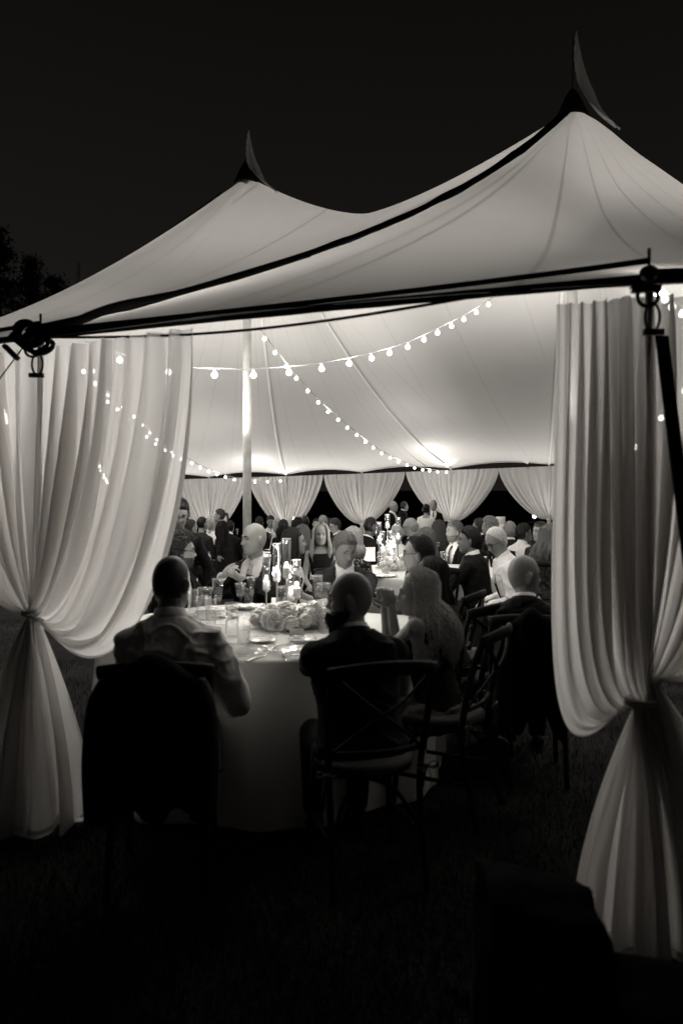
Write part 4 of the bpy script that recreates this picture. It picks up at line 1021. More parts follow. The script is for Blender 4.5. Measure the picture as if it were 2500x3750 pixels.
add('b8', 'grey haired guest seen from behind above the blonde woman', 1182, 1889, 15.0, 0, 4, hair='short', hc='hair_grey', out='suit', jm='suit_black', q=.012)
add('b9', 'man in a dark suit bending his head left, right of the blonde woman', 1226, 1900, 13.8, 90, 112, pitch=22, lean=14, hair='short', hc='hair_brown', out='suit', jm='suit_black', glasses=True, q=.011)
add('b10', 'woman with smooth long light brown hair seen from behind, beside the black haired woman', 1108, 1923, 9.6, -20, -30, fem=True, hair='long', hc='hair_auburn', out='dress', jm='dress_black', sleeves='none', q=.010, hairlen=.34)
add('b11', 'guest with big dark hair between the bald smiling man and the black haired woman', 1040, 1928, 11.6, -40, -30, fem=True, hair='curly', hc='hair_black', out='dress', jm='dress_black', sleeves='full', q=.011)
add('b12', 'guest with light wavy hair behind the grey haired head above the blonde woman', 1204, 1903, 16.8, 20, 40, fem=True, hair='curly', hc='hair_brown', out='dress', jm='dress_black', sleeves='full', q=.012)
add('b13', 'guest in a dark suit far behind the tall standing bald man', 1480, 1885, 21, -80, -80, stand=True, hair='short', hc='hair_brown', out='suit', jm='suit_black', q=.013, hands='side')
# suspenders on the stooping man
c = CAST['T']; mb_ = MB()
for s in (-1, 1):
    P_ = [c['at'](.02, -.155, s*.07), c['at'](.25, -.148, s*.085), c['at'](.42, -.150, s*.105), c['at'](.515, -.10, s*.10), c['at'](.53, -.0, s*.10), c['at'](.48, .115, s*.09), c['at'](.3, .165, s*.08), c['at'](.02, .155, s*.08)]
    mb_.tube(spline(P_, 6), [(.013, .004)]*43, 6, flat=None)
mb_.build('suspenders', M['suit_black'], c['e'])
# ================================================================ tables
def table(cx, cy, Rr, label, seed=0, n=180):
    g = G(cx, cy); zt_ = .765
    e = empty('banquet_table', (cx, cy, g)); tag(e, label, 'table', 'round tables with floor length cloths')
    rs = random.Random(seed); ph = [rs.uniform(0, 6.3) for _ in range(5)]; V = []; Fc = []
    rings = [(0, 0, 0), (.35, 0, 0), (.7, 0, 0), (.93, 0, 0), (.985, 0, 0), (1.0, -.006, 0)]
    V = [(0, 0, zt_)]
    rr = [(.4, zt_, 0), (.8, zt_, 0), (.96, zt_, 0), (.992, zt_-.001, 0), (1.0, zt_-.010, .05)]+[(1.004+.07*f, zt_-.01-(zt_-.02)*f, f) for f in np.linspace(.06, 1, 16)]
    for r, z, f in rr:
        for k in range(n):
            a = 2*pi*k/n; fo = (math.sin(9*a+ph[0]+.6*math.sin(3*a))*.6+math.sin(14*a+ph[1])*.3+math.sin(23*a+ph[2])*.18)
            q = Rr*(r+(.055*fo*min(1, f*1.3))); V.append((q*math.cos(a), q*math.sin(a), z+.0012*noise.noise(Vector((q*math.cos(a)*5, q*math.sin(a)*5, seed)))))
    for k in range(n): Fc.append((0, 1+k, 1+(k+1) % n))
    for i in range(len(rr)-1):
        for k in range(n): Fc.append((1+i*n+k, 1+(i+1)*n+k, 1+(i+1)*n+(k+1) % n, 1+i*n+(k+1) % n))
    mesh('tablecloth', V, Fc, M['cloth'], e)
    return e, g+zt_
T1, TZ1 = table(-.43, 4.66, .95, 'white clothed round table in front, with flowers and tall candle glasses', 1)
T2, TZ2 = table(.90, 8.45, .86, 'white clothed round table behind the ginger man, with a cluster of candles', 2)
T3, TZ3 = table(2.75, 11.4, .9, 'white clothed table behind the stooping old man, near the tiered cake', 3, 90)
T4, TZ4 = table(-.36, 13.4, .9, 'white clothed table between the bald smiling man and the black haired woman', 4, 90)
T5, TZ5 = table(-2.15, 16.6, .9, 'white clothed far table left of the mast, beyond the chair with bows', 5, 90)
# ================================================================ tableware
def glass_thing(kind, x, y, z, s=1.0, fill=.55, label='', group=None, liquid='wine'):
    names = dict(goblet='wine_goblet', flute='champagne_flute', tumbler='water_tumbler', highball='highball_glass')
    cats = dict(goblet='goblet', flute='flute', tumbler='tumbler', highball='highball glass')
    e = empty(names[kind], (x, y, z+.0008)); tag(e, label, cats[kind], group)
    if kind == 'goblet': prof_ = [(.033, 0), (.033, .002), (.006, .006), (.0045, .02), (.009, .045), (.0045, .06), (.012, .075), (.028, .085), (.033, .11), (.037, .165)]; i0 = 7
    elif kind == 'flute': prof_ = [(.029, 0), (.029, .002), (.006, .006), (.0045, .03), (.008, .05), (.0055, .07), (.016, .085), (.022, .11), (.026, .15), (.030, .205)]; i0 = 6
    elif kind == 'tumbler': prof_ = [(.0, 0.003), (.029, .003), (.031, .01), (.034, .06), (.039, .115)]; i0 = 1
    else: prof_ = [(0, .004), (.027, .004), (.029, .01), (.030, .155)]; i0 = 1
    prof_ = [(r*s, h*s) for r, h in prof_]
    b = MB(); V0 = prof_+[(r-.0016, h) for r, h in prof_[::-1] if h >= prof_[i0][1] and r > .01]
    b.lathe([(0.0001, prof_[0][1])]+V0, n=20)
    o = b.build('glass_body', M['glass'], e)
    # cut flutes in the wall
    for v in o.data.vertices:
        a = math.atan2(v.co.y, v.co.x); rr = math.hypot(v.co.x, v.co.y)
        if v.co.z > prof_[i0][1] and rr > .01:
            q = 1+.035*math.cos(a*10); v.co.x *= q; v.co.y *= q
    b = MB(); rt, ht = prof_[-1]; b.tube([(rt*math.cos(a), rt*math.sin(a), ht) for a in np.linspace(0, 2*pi, 20, endpoint=False)], .0011, 5, closed=True); b.build('rim', M['china'], e)
    if fill:
        hh = prof_[i0][1]+(prof_[-1][1]-prof_[i0][1])*fill; b = MB(); L_ = []
        for (r0, h0), (r1, h1) in zip(prof_[i0:-1], prof_[i0+1:]):
            if h0 >= hh: break
            L_.append((max(.001, r0-.003), h0+.002))
            if h1 >= hh: L_.append((r0+(r1-r0)*(hh-h0)/(h1-h0)-.003, hh)); break
            else: last = (r1-.003, h1)
        L_.append((.0001, hh)); b.lathe([(0.0001, L_[0][1])]+L_, n=20); b.build('drink', M[liquid], e)
    return e
def on(px, yb, tz): D = (HC-tz)/((yb-HY)/F); return X(px, D), D
WARE = [('goblet', 881, 2228, .9, 'goblet in front of the smiling bald man, left of his flute'), ('flute', 920, 2226, .9, 'flute under the gesturing hand of the smiling bald man'),
 ('tumbler', 751, 2236, 1.15, 'water tumbler behind the shoulder of the white shirt, farther one'), ('flute', 797, 2262, 1.05, 'tall flute between the tumblers and the goblet of the bald man'),
 ('tumbler', 744, 2272, 1.1, 'water tumbler right beside the neck of the white shirted man'), ('highball', 707, 2262, 1.0, 'tall glass half hidden behind the neck of the white shirted man'),
 ('highball', 808, 2345, 1.0, 'leftmost of the three tall glasses in the middle of the front table'), ('highball', 849, 2332, 1.05, 'middle one of the three tall glasses on the front table'), ('highball', 892, 2368, 1.0, 'rightmost of the three tall glasses on the front table'),
 ('goblet', 984, 2366, 1.0, 'stemmed goblet before the flowers, the one behind'), ('goblet', 1008, 2384, 1.08, 'stemmed goblet before the flowers, nearest the camera'),
 ('flute', 1162, 2236, 1.0, 'flute before the ginger man, left of his goblet'), ('goblet', 1187, 2240, 1.0, 'goblet before the ginger man, by the nose of the bearded man'),
 ('tumbler', 1162, 2300, 1.2, 'ribbed tumbler right of the flowers, left of the beard'), ('tumbler', 1196, 2316, 1.2, 'ribbed tumbler touching the silhouette of the beard'), ('tumbler', 1040, 2222, 1.05, 'tumbler behind the flowers between the candle stems'), ('highball', 772, 2300, .95, 'glass right of the white shirted shoulder')]
for kd, px, yb, s, lb in WARE:
    x, y = on(px, yb, TZ1); glass_thing(kd, x, y, TZ1, s*1.12, random.choice([.45, .6, .7]), lb, 'glasses on the front table', 'wine' if kd in ('flute', 'goblet') else 'water')
W2 = [('tumbler', 1368, 2046, 'tumbler beside the menu card on the second table'), ('highball', 1392, 2082, 'tall glass left of the flowers on the second table'), ('goblet', 1626, 2085, 'goblet before the pale tie of the blond man'), ('flute', 1598, 2060, 'flute behind the auburn hair on the second table'), ('tumbler', 1410, 2100, 'tumbler at the near edge of the second table')]
for kd, px, yb, lb in W2:
    x, y = on(px, yb, TZ2); glass_thing(kd, x, y, TZ2, 1.15, .5, lb, None, 'wine')
for i, (px, yb, lb) in enumerate(((1944, 2034, 'flute at the left on the table by the right curtain'), (1955, 2030, 'flute at the right on the table by the right curtain'))):
    x, y = on(px, yb, TZ3); glass_thing('flute', x, y, TZ3, 1.25, .5, lb)
for i, (px, yb, tz, lb) in enumerate(((868, 1975, TZ5, 'lone tall flute seen left of the smiling bald head'), (990, 1992, TZ4, 'flute on the table right of the smiling bald head'), (1000, 1995, TZ4, 'second flute on the table right of the smiling bald head'), (1012, 1990, TZ4, 'flute farthest right on the table behind the tall candle glass'))):
    x, y = on(px, yb, tz); glass_thing('flute', x, y, tz, 1.2, .5, lb)
# plates
def plate(name, x, y, z, r, mat, label, rim=True, cat='plate'):
    e = empty(name, (x, y, z+.001)); tag(e, label, cat)
    b = MB(); b.lathe([(0, .002), (r*.62, .003), (r*.68, .006), (r, .014), (r, .016), (r*.66, .009), (0, .0065)], n=40); b.build('dish', mat, e)
    if rim:
        if mat == M['glass']:
            b = MB(); rs = random.Random(3)
            for k in range(70):
                a = 2*pi*k/70; b.ball((r*.96*math.cos(a), r*.96*math.sin(a), .0155), .0035, 6, 4)
            o = b.build('beaded_rim', M['china'], e)
        b = MB(); b.tube([(r*math.cos(a), r*math.sin(a), .0155) for a in np.linspace(0, 2*pi, 48, endpoint=False)], .0016, 5, closed=True); b.build('rim_line', M['steel'], e)
    return e
for px, yc, r, lb in ((858, 2393, .165, 'clear glass charger plate right of the white sleeve'), (1118, 2388, .165, 'clear glass charger half hidden by the bearded man'), (905, 2240, .165, 'clear glass charger in front of the smiling bald man'), (1158, 2246, .165, 'clear glass charger in front of the ginger man'), (760, 2268, .16, 'clear glass charger beside the neck of the white shirted man')):
    x, y = on(px, yc, TZ1); plate('charger_plate', x, y, TZ1, r, M['glass'], lb)
for px, yc, r, lb in ((956, 2352, .075, 'small white bread plate left of the stemmed goblets'), (1106, 2350, .075, 'small white bread plate with a knife near the bearded man'), (842, 2262, .075, 'small white plate behind the three tall glasses')):
    x, y = on(px, yc, TZ1); plate('bread_plate', x, y, TZ1, r, M['china'], lb, True)
for px, yc, lb in ((1400, 2112, 'glass charger at the near edge of the second table'), (1640, 2092, 'stacked plate before the blond bearded man')):
    x, y = on(px, yc, TZ2); plate('charger_plate', x, y, TZ2, .15, M['china'], lb)
def knife(p, q, z, label):
    e = empty('table_knife', (p[0], p[1], z+.002)); tag(e, label, 'knife'); d = Vector((q[0]-p[0], q[1]-p[1], 0))
    b = MB(); n = 10; b.tube([d*(k/n)*.46+Vector((0, 0, .004)) for k in range(n+1)], [(.0042+.0022*math.sin(pi*k/n), .0035) for k in range(n+1)], 8, flat=(0, 0, 1)); b.build('handle', M['steel'], e)
    b = MB(); b.tube([d*(.46+.54*k/n)+Vector((0, 0, .004)) for k in range(n+1)], [(.0085*(1-(k/n)**4*.9), .0010) for k in range(n+1)], 8, flat=(0, 0, 1)); b.build('blade', M['steel'], e)
a_ = on(900, 2428, TZ1); b_ = on(983, 2396, TZ1); knife(a_, b_, TZ1, 'silver knife lying right of the glass charger on the front table')
a_ = on(1076, 2344, TZ1); b_ = on(1128, 2350, TZ1); knife(a_, b_, TZ1+.016, 'small butter knife resting on the bread plate')
x, y = on(1045, 2412, TZ1); e = empty('fork', (x, y, TZ1+.002), R(8)); tag(e, 'silver fork near the front edge of the table', 'fork')
b = MB(); b.tube([(0, -.10, .003), (0, -.04, .005), (0, .03, .004)], [(.006, .002), (.003, .0025), (.0035, .002)], 8, flat=(0, 0, 1)); b.build('handle', M['steel'], e)
b = MB(); b.box((0, .042, .004), (.012, .014, .0012))
for k in range(4): b.tube([(-.0095+.0063*k, .054, .004), (-.0095+.0063*k, .095, .008)], .0017, 5)
b.build('tines', M['steel'], e)
def card(x, y, z, w, h, rz, label, parent=None):
    e = empty('place_card', (x, y, z+.001), rz); tag(e, label, 'card'); b = MB()
    b.box((0, -.010, h/2), (w/2, .0005, h/2), Matrix.Rotation(-.22, 3, 'X')); b.box((0, .012, h/2), (w/2, .0005, h/2), Matrix.Rotation(.22, 3, 'X')); b.build('card_sheet', M['card'], e, False)
for px, yb, w_, h_, rz, lb in ((1086, 2338, .075, .05, .1, 'blank white tent card above the bread plate, right of the goblets'), (1002, 2216, .03, .05, 0, 'small blank card standing behind the flowers'), (1424, 2262, .06, .05, -.3, 'white card between the bearded man and the clasped hands')):
    x, y = on(px, yb, TZ1); card(x, y, TZ1, w_, h_, rz, lb)
x, y = on(1352, 2056, TZ2); card(x, y, TZ2, .14, .17, .1, 'large blank white menu card on the second table, beside the floral dress')
# napkins
def napkin(x, y, z, label, s=1):
    e = empty('napkin', (x, y, z+.001), random.uniform(-.5, .5)); tag(e, label, 'napkin'); V = []; Fc = []; n = 16
    for i in range(n+1):
        for j in range(n+1):
            u, v = (i/n-.5)*.18*s, (j/n-.5)*.12*s; V.append((u, v, .008+.02*abs(noise.noise(Vector((u*22, v*22, x*9))))+.010))
    for i in range(n):
        for j in range(n): Fc.append((i*(n+1)+j, (i+1)*(n+1)+j, (i+1)*(n+1)+j+1, i*(n+1)+j+1))
    o = mesh('folded_cloth', V, Fc, M['cloth'], e); so = o.modifiers.new('s', 'SOLIDIFY'); so.thickness = .012
for px, yb, lb in ((770, 2246, 'crumpled napkin on the charger beside the neck of the white shirted man'), (905, 2234, 'crumpled napkin on the charger of the smiling bald man'), (1165, 2242, 'crumpled napkin before the ginger man')):
    x, y = on(px, yb, TZ1); napkin(x, y, TZ1+.012, lb)
# ================================================================ candles in tall glass cylinders
CAND = []
def candle(px, ytop, ywax, ybot, ybase, tz, label, group, rad=.026, D=None):
    if D is None: D = (HC-tz)/((ybase-HY)/F)
    x = X(px, D); e = empty('candle_holder', (x, D, tz+.001)); tag(e, label, 'candle holder', group)
    zt_, zw, zb = [Z(v, D)-tz for v in (ytop, ywax, ybot)]
    b = MB(); b.lathe([(0, 0), (.045, 0), (.045, .004), (.008, .009), (.005, .02), (.005, zb-.01), (.018, zb-.004), (.018, zb), (0, zb)], n=16); b.build('stem', M['glass'] if group is None else M['metal'], e)
    b = MB(); b.lathe([(.0, zb+.002), (rad, zb+.003), (rad, zt_), (rad-.002, zt_), (rad-.002, zb+.006), (0, zb+.005)], n=24); b.build('glass_cylinder', M['glass'], e)
    b = MB(); b.tube([(rad*math.cos(a), rad*math.sin(a), zt_) for a in np.linspace(0, 2*pi, 24, endpoint=False)], .0012, 5, closed=True); b.build('rim', M['china'], e)
    b = MB(); b.lathe([(0, zb+.005), (rad*.80, zb+.005), (rad*.82, zw), (rad*.7, zw+.001), (rad*.3, zw-.003), (0, zw-.002)], n=20); w_ = b.build('candle', M['wax'], e)
    b = MB(); b.lathe([(0, zw-.001), (.003, zw+.002), (.0055, zw+.010), (.004, zw+.020), (.0, zw+.034)], n=10); b.build('flame', M['flame'], w_)
    CAND.append(Vector((x, D, tz+zw+.018)))
for c in ((975, 2023, 2127, 2163, 2250, 'candle glass farthest to the left in the front cluster, with a low flame'), (1014, 1991, 2092, 2128, 2262, 'tall candle glass with a flame, second in the front cluster'), (1049, 1973, 2078, 2116, 2284, 'tallest candle glass of the front cluster, on a long stem'), (1086, 2051, 2152, 2192, 2278, 'short candle glass at the right of the front cluster'), (1064, 2072, 2170, 2202, 2262, 'candle glass low behind the tallest one, flame close to the flowers')):
    candle(*c[:5], TZ1, c[5], 'tall candle glasses on the front table')
for c in ((1387, 1912, 1976, 1992, 2080, 'leftmost candle glass on the second table'), (1418, 1884, 1922, 1934, 2070, 'tallest candle glass on the second table'), (1400, 1946, 2006, 2024, 2075, 'low candle glass left of the middle of the second table'), (1442, 1963, 1992, 2008, 2082, 'candle glass with a bright flame in the middle of the second table'), (1457, 1896, 1964, 1976, 2072, 'tall candle glass at the right of the second table cluster'), (1434, 1980, 2028, 2044, 2086, 'lowest candle glass on the second table, beside the flowers'), (1425, 1945, 2010, 2026, 2078, 'candle glass behind the middle flame of the second table')):
    candle(*c[:5], TZ2, c[5], 'tall candle glasses on the second table', rad=.030)
for c in ((1075, 1892, 1902, 1912, 1950, 'thin candle glass among the far dark heads'),): candle(*c[:5], TZ4, c[5], None, rad=.03, D=13.2)
# ================================================================ flowers
def rose(Vv, Fv, c, r, rs):
    "ruffled round bloom: overlapping petal rows wound round a ball"
    ax = Vector((rs.gauss(0, .5), rs.gauss(-.5, .5), 1)).normalized(); Q = ax.to_track_quat('Z', 'Y').to_matrix(); nu, nv = 40, 26; n0 = len(Vv); np_ = rs.choice((4, 5)); o = rs.uniform(0, 6)
    for i in range(nv+1):
        ph = .02+2.35*i/nv
        for k in range(nu):
            th = 2*pi*k/nu; w = ph*1.75+th*np_/(2*pi)*(.35)+.25*math.sin(np_*th+o+ph*3); sw_ = w-math.floor(w)
            q = r*(.80+.26*sw_**1.5)*(1+.06*noise.noise(Vector((th*2, ph*3, o))))*(1-.10*math.exp(-(ph/.3)**2))
            Vv.append(c+Q @ Vector((q*math.sin(ph)*math.cos(th), q*math.sin(ph)*math.sin(th), q*math.cos(ph)*.85)))
    for i in range(nv):
        for k in range(nu): Fv.append((n0+i*nu+k, n0+(i+1)*nu+k, n0+(i+1)*nu+(k+1) % nu, n0+i*nu+(k+1) % nu))
def arrangement(name, cx, cy, z, sx, sy, h, n, label, seed, r=.045):
    rs = random.Random(seed); e = empty(name, (cx, cy, z+.001)); tag(e, label, 'flower arrangement')
    pts = []
    for k in range(n*30):
        if len(pts) >= n: break
        a = rs.uniform(0, 2*pi); q = math.sqrt(rs.random()); p = Vector((sx*q*math.cos(a), sy*q*math.sin(a), .035+h*(1-q*q)*rs.uniform(.5, 1)+.01)); rr = r*rs.uniform(.6, 1.15)
        if all((p-o).length > (rr+ro)*.72 for o, ro in pts): pts.append((p, rr))
    for p, rr in pts:
        Vv = []; Fv = []; rose(Vv, Fv, p, rr, rs); mesh('flower', Vv, Fv, M['petal'], e)
    Vv = []; Fv = []
    for k in range(70):
        a = rs.uniform(0, 2*pi); q = rs.uniform(.3, 1.18); c = Vector((sx*q*math.cos(a), sy*q*math.sin(a), .02+h*max(0, 1-q*q)*.8+rs.uniform(0, .04))); d = Vector((math.cos(a), math.sin(a), rs.uniform(-.1, .9))).normalized(); ln = rs.uniform(.025, .055); s = d.cross(Vector((0, 0, 1))).normalized()*ln*.22
        n0 = len(Vv); Vv += [c, c+d*ln*.45+s, c+d*ln, c+d*ln*.45-s]; Fv.append((n0, n0+1, n0+2, n0+3))
    mesh('foliage', Vv, Fv, M['leaf'], e)
    b = MB(); b.lathe([(0, 0), (sx*.55, 0), (sx*.6, .035), (0, .035)], n=20); b.build('base_bowl', M['china'], e)
x, y = on(1062, 2300, TZ1); arrangement('rose_centrepiece', x, y+.02, TZ1, .22, .16, .085, 27, 'low mound of pale roses and dark leaves at the foot of the front candles', 4, .058)
x, y = on(1446, 2088, TZ2); arrangement('rose_centrepiece', x+.02, y, TZ2, .17, .13, .11, 18, 'pale roses climbing beside the candles of the second table', 8, .045)
x, y = on(1030, 2000, TZ4)
# ================================================================ chairs
def bow(e, p, s, sz=1.0):
    b = MB()
    for k in (-1, 1):
        P_ = [p, p+Vector((k*.030, -.006, .018))*sz, p+Vector((k*.044, -.004, .0))*sz, p+Vector((k*.026, 0, -.010))*sz, p]
        b.tube(spline(P_, 4), [(.008*sz, .002)]*17, 6)
        P_ = [p, p+Vector((k*.012, -.004, -.03))*sz, p+Vector((k*.020, 0, -.085))*sz]; b.tube(spline(P_, 4), [(.007*sz, .0015)]*9, 6)
    b.build('ribbon_bow', M['cushion'], e)
def make_chair():
    "origin on the ground under the seat; the sitter faces +Y"
    e = empty('crossback_chair', (0, 0, 0))
    b = MB()
    P_ = [(math.cos(a)*.205, .0+math.sin(a)*.20*(1 if math.sin(a) > 0 else .9), .450) for a in np.linspace(0, 2*pi, 40, endpoint=False)]
    P2 = [(p[0]*1.0, p[1], p[2]-.013) for p in P_]; V = P_+P2+[(0, 0, .450), (0, 0, .437)]; n = 40; F_ = []
    for k in range(n): F_ += [(k, (k+1) % n, n+(k+1) % n, n+k), (2*n, k, (k+1) % n), (2*n+1, n+(k+1) % n, n+k)]
    b.add(V, F_); b.build('seat', M['chair'], e)
    b = MB(); b.lathe([(0, .450), (.185, .450), (.203, .462), (.203, .480), (.185, .492), (.06, .496), (0, .494)], n=36); b.build('cushion', M['cushion'], e)
    for s in (-1, 1):
        b = MB(); b.tube([(s*.165, .155, .44), (s*.185, .19, 0)], [.017, .013], 8); b.build('leg', M['chair'], e)
        b = MB(); b.tube(spline([(s*.19, -.235, 0), (s*.185, -.175, .30), (s*.190, -.165, .48), (s*.205, -.215, .72), (s*.200, -.265, .88)], 6), [(.016, .014)]*25, 8); b.build('rear_leg', M['chair'], e)
    def rail(z, r, dy, bow_=.05, name='top_rail', rr=(.014, .026)):
        b = MB(); P_ = [(x, dy-bow_*(1-(x/r)**2), z+.012*(1-(x/r)**2)) for x in np.linspace(-r, r, 15)]; b.tube(P_, [rr]*15, 8, flat=(0, 0, 1)); return b.build(name, M['chair'], e)
    b = MB(); P_ = [(x, -.262-.055*(1-(x/.215)**2), .872+.025*(1-(x/.215)**2)) for x in np.linspace(-.215, .215, 15)]; b.tube(P_, [(.013, .028)]*15, 8, flat=None); b.build('top_rail', M['chair'], e)
    b = MB(); P_ = [(x, -.172-.03*(1-(x/.19)**2), .545) for x in np.linspace(-.19, .19, 11)]; b.tube(P_, .012, 8); b.build('lower_rail', M['chair'], e)
    for s in (-1, 1):
        b = MB(); b.tube(spline([(s*.185, -.18, .55), (s*.06, -.240, .66), (-s*.07, -.285, .76), (-s*.19, -.268, .865)], 6), [(.011, .006)]*19, 6); b.build('cross_slat', M['chair'], e)
        b = MB(); b.tube(spline([(s*.175, .165, .25), (s*.10, .11, .36), (0, .09, .41)], 5), .009, 6); b.build('leg_brace', M['chair'], e)
        b = MB(); b.tube(spline([(s*.185, -.19, .22), (s*.10, -.12, .36), (0, -.1, .41)], 5), .009, 6); b.build('leg_brace', M['chair'], e)
        b = MB(); b.tube([(s*.178, .172, .20), (s*.187, -.188, .20)], .010, 6); b.build('side_stretcher', M['chair'], e)
    for s in (-1, 1): bow(e, Vector((s*.205, -.195, .475)), s)
    return e
CH0 = make_chair(); used = []
def chair_at(x, y, rz, label):
    c = CH0 if not used else copy_tree(CH0); used.append(c); c.location = (x, y, G(x, y)); c.rotation_euler = (0, 0, rz)
    tag(c, label, 'chair', 'cross back chairs around the tables'); return c
def chair_for(key, label, dy=-.02):
    c = CAST[key]; p = c['base']; d = Vector((-math.sin(c['b']), math.cos(c['b']), 0)); q = Vector((p.x, p.y, 0))-d*.0+d*dy; return chair_at(q.x, q.y, c['b'], label)
for key, lb in (('A', 'dark cross back chair under the man in the white shirt'), ('B', 'dark cross back chair with a curved rail behind the bearded man'), ('C', 'cross back chair of the wavy haired woman, its rail catching light'), ('D', 'chair of the dark haired woman behind the wavy haired one'), ('E', 'chair of the man with dark glasses'), ('F', 'chair of the ginger haired man'), ('G', 'chair of the black haired woman in white'), ('H', 'chair of the smiling bald man'), ('I', 'chair of the curly haired man in glasses'), ('K', 'chair of the woman in the floral dress'), ('P', 'chair of the woman with straight auburn hair'), ('S', 'chair of the man in the black sweater'), ('T', 'chair of the stooping old man with suspenders'), ('U', 'chair with ribbon bows under the bald man by the right curtain'), ('R', 'chair of the blond bearded man'), ('L', 'chair of the blonde woman'), ('a2', 'far chair of the woman in black lace')):
    chair_for(key, lb)
chair_at(X(1690, 4.7), 4.75, R(38), 'empty cross back chair between the wavy haired woman and the bald man in black')
chair_at(X(1778, 5.3), 5.25, R(62), 'empty cross back chair behind the one with a tied ribbon, by the stooping man')
cc = chair_at(X(800, 15.6), 15.6, R(-14), 'empty looking cross back chair with white bows far back, left of the smiling bald man')
# seated guests that have no chair of their own yet, far off
for key in ('M', 'N', 'O', 'Q', 'V', 'Wg', 'a4', 'b5', 'b10', 'b11', 'Y1'):
    chair_for(key, 'dark chair hidden by the seated guests farther back')
# handbag by the chairs, cake
def handbag(x, y, rz):
    e = empty('handbag', (x, y, G(x, y)), rz); tag(e, 'glossy black handbag standing on the grass by the empty chairs', 'handbag')
    bm = bmesh.new(); bmesh.ops.create_cube(bm, size=2); bmesh.ops.subdivide_edges(bm, edges=bm.edges, cuts=5, use_grid_fill=True)
    for v in bm.verts:
        z = v.co.z; r = 1-.12*(z+1)/2; x_ = v.co.x; top_ = 1-.25*abs(x_)**3 if z > 0 else 1
        v.co = Vector((v.co.x*.15*(1+.06*(1-z*z)), v.co.y*.055*r*(1-.25*abs(x_)**4), .11+z*.11*top_))
    me = bpy.data.meshes.new('bag_body'); bm.to_mesh(me); bm.free(); o = link('bag_body', me, M['black_metal'], e); o.modifiers.new('s', 'SUBSURF').render_levels = 1
    b = MB(); b.tube([(.10*math.cos(a), 0, .2+.13*math.sin(a)) for a in np.linspace(0, pi, 16)], .006, 6); b.build('handle', M['black_metal'], e)
handbag(X(1762, 4.35), 4.35, .3)
def cake(px, yb, D):
    x = X(px, D); g = G(x, D); e = empty('cake_table', (x, D, g)); tag(e, 'small clothed stand under the white tiered cake', 'table')
    b = MB(); b.lathe([(0, .8), (.28, .8), (.285, .79), (.33, .02), (0, .02)], n=32); b.build('cloth_cover', M['cloth'], e)
    c = empty('tiered_cake', (x, D, g+.801)); tag(c, 'tall white tiered cake above the grey haired heads', 'cake')
    z = 0; zt_ = Z(1892, D)-(g+.801); hs_ = [.26, .22, .22]; hs_ = [h*zt_/.82 for h in (.24, .18, .18, .22)]
    for r, h in zip((.22, .17, .118, .078), hs_):
        b = MB(); b.lathe([(0, z), (r, z), (r, z+h-.006), (r-.006, z+h), (0, z+h)], n=32); b.build('tier', M['china'], c); z += h
cake(1832, 1960, 13.2)

# dark jackets hung over two chair backs
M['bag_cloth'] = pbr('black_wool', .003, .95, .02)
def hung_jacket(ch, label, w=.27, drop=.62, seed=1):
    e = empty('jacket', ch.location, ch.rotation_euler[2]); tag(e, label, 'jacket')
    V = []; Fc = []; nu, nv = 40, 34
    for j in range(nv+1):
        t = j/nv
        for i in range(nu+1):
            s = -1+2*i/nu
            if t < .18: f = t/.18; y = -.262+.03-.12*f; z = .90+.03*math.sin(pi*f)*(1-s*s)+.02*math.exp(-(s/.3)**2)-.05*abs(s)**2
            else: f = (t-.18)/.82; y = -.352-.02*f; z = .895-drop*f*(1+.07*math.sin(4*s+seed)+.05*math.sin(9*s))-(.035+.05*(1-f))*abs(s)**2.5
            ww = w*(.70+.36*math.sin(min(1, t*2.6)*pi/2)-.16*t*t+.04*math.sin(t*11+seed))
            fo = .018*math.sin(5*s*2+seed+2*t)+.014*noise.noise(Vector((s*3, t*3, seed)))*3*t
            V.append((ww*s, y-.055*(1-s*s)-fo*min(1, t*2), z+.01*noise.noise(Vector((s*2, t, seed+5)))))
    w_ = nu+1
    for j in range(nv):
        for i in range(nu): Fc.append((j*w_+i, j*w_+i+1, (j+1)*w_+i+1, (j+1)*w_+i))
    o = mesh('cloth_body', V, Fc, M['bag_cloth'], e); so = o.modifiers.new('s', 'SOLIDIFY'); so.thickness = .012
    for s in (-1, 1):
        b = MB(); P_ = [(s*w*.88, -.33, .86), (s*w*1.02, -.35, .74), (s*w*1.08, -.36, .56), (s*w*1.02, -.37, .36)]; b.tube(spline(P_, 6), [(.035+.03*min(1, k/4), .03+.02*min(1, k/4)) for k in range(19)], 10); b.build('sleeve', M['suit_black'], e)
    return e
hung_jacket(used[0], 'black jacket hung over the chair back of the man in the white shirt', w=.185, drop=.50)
hung_jacket(used[13], 'black garment hung over the chair of the bald man by the right curtain', w=.14, drop=.5, seed=4)
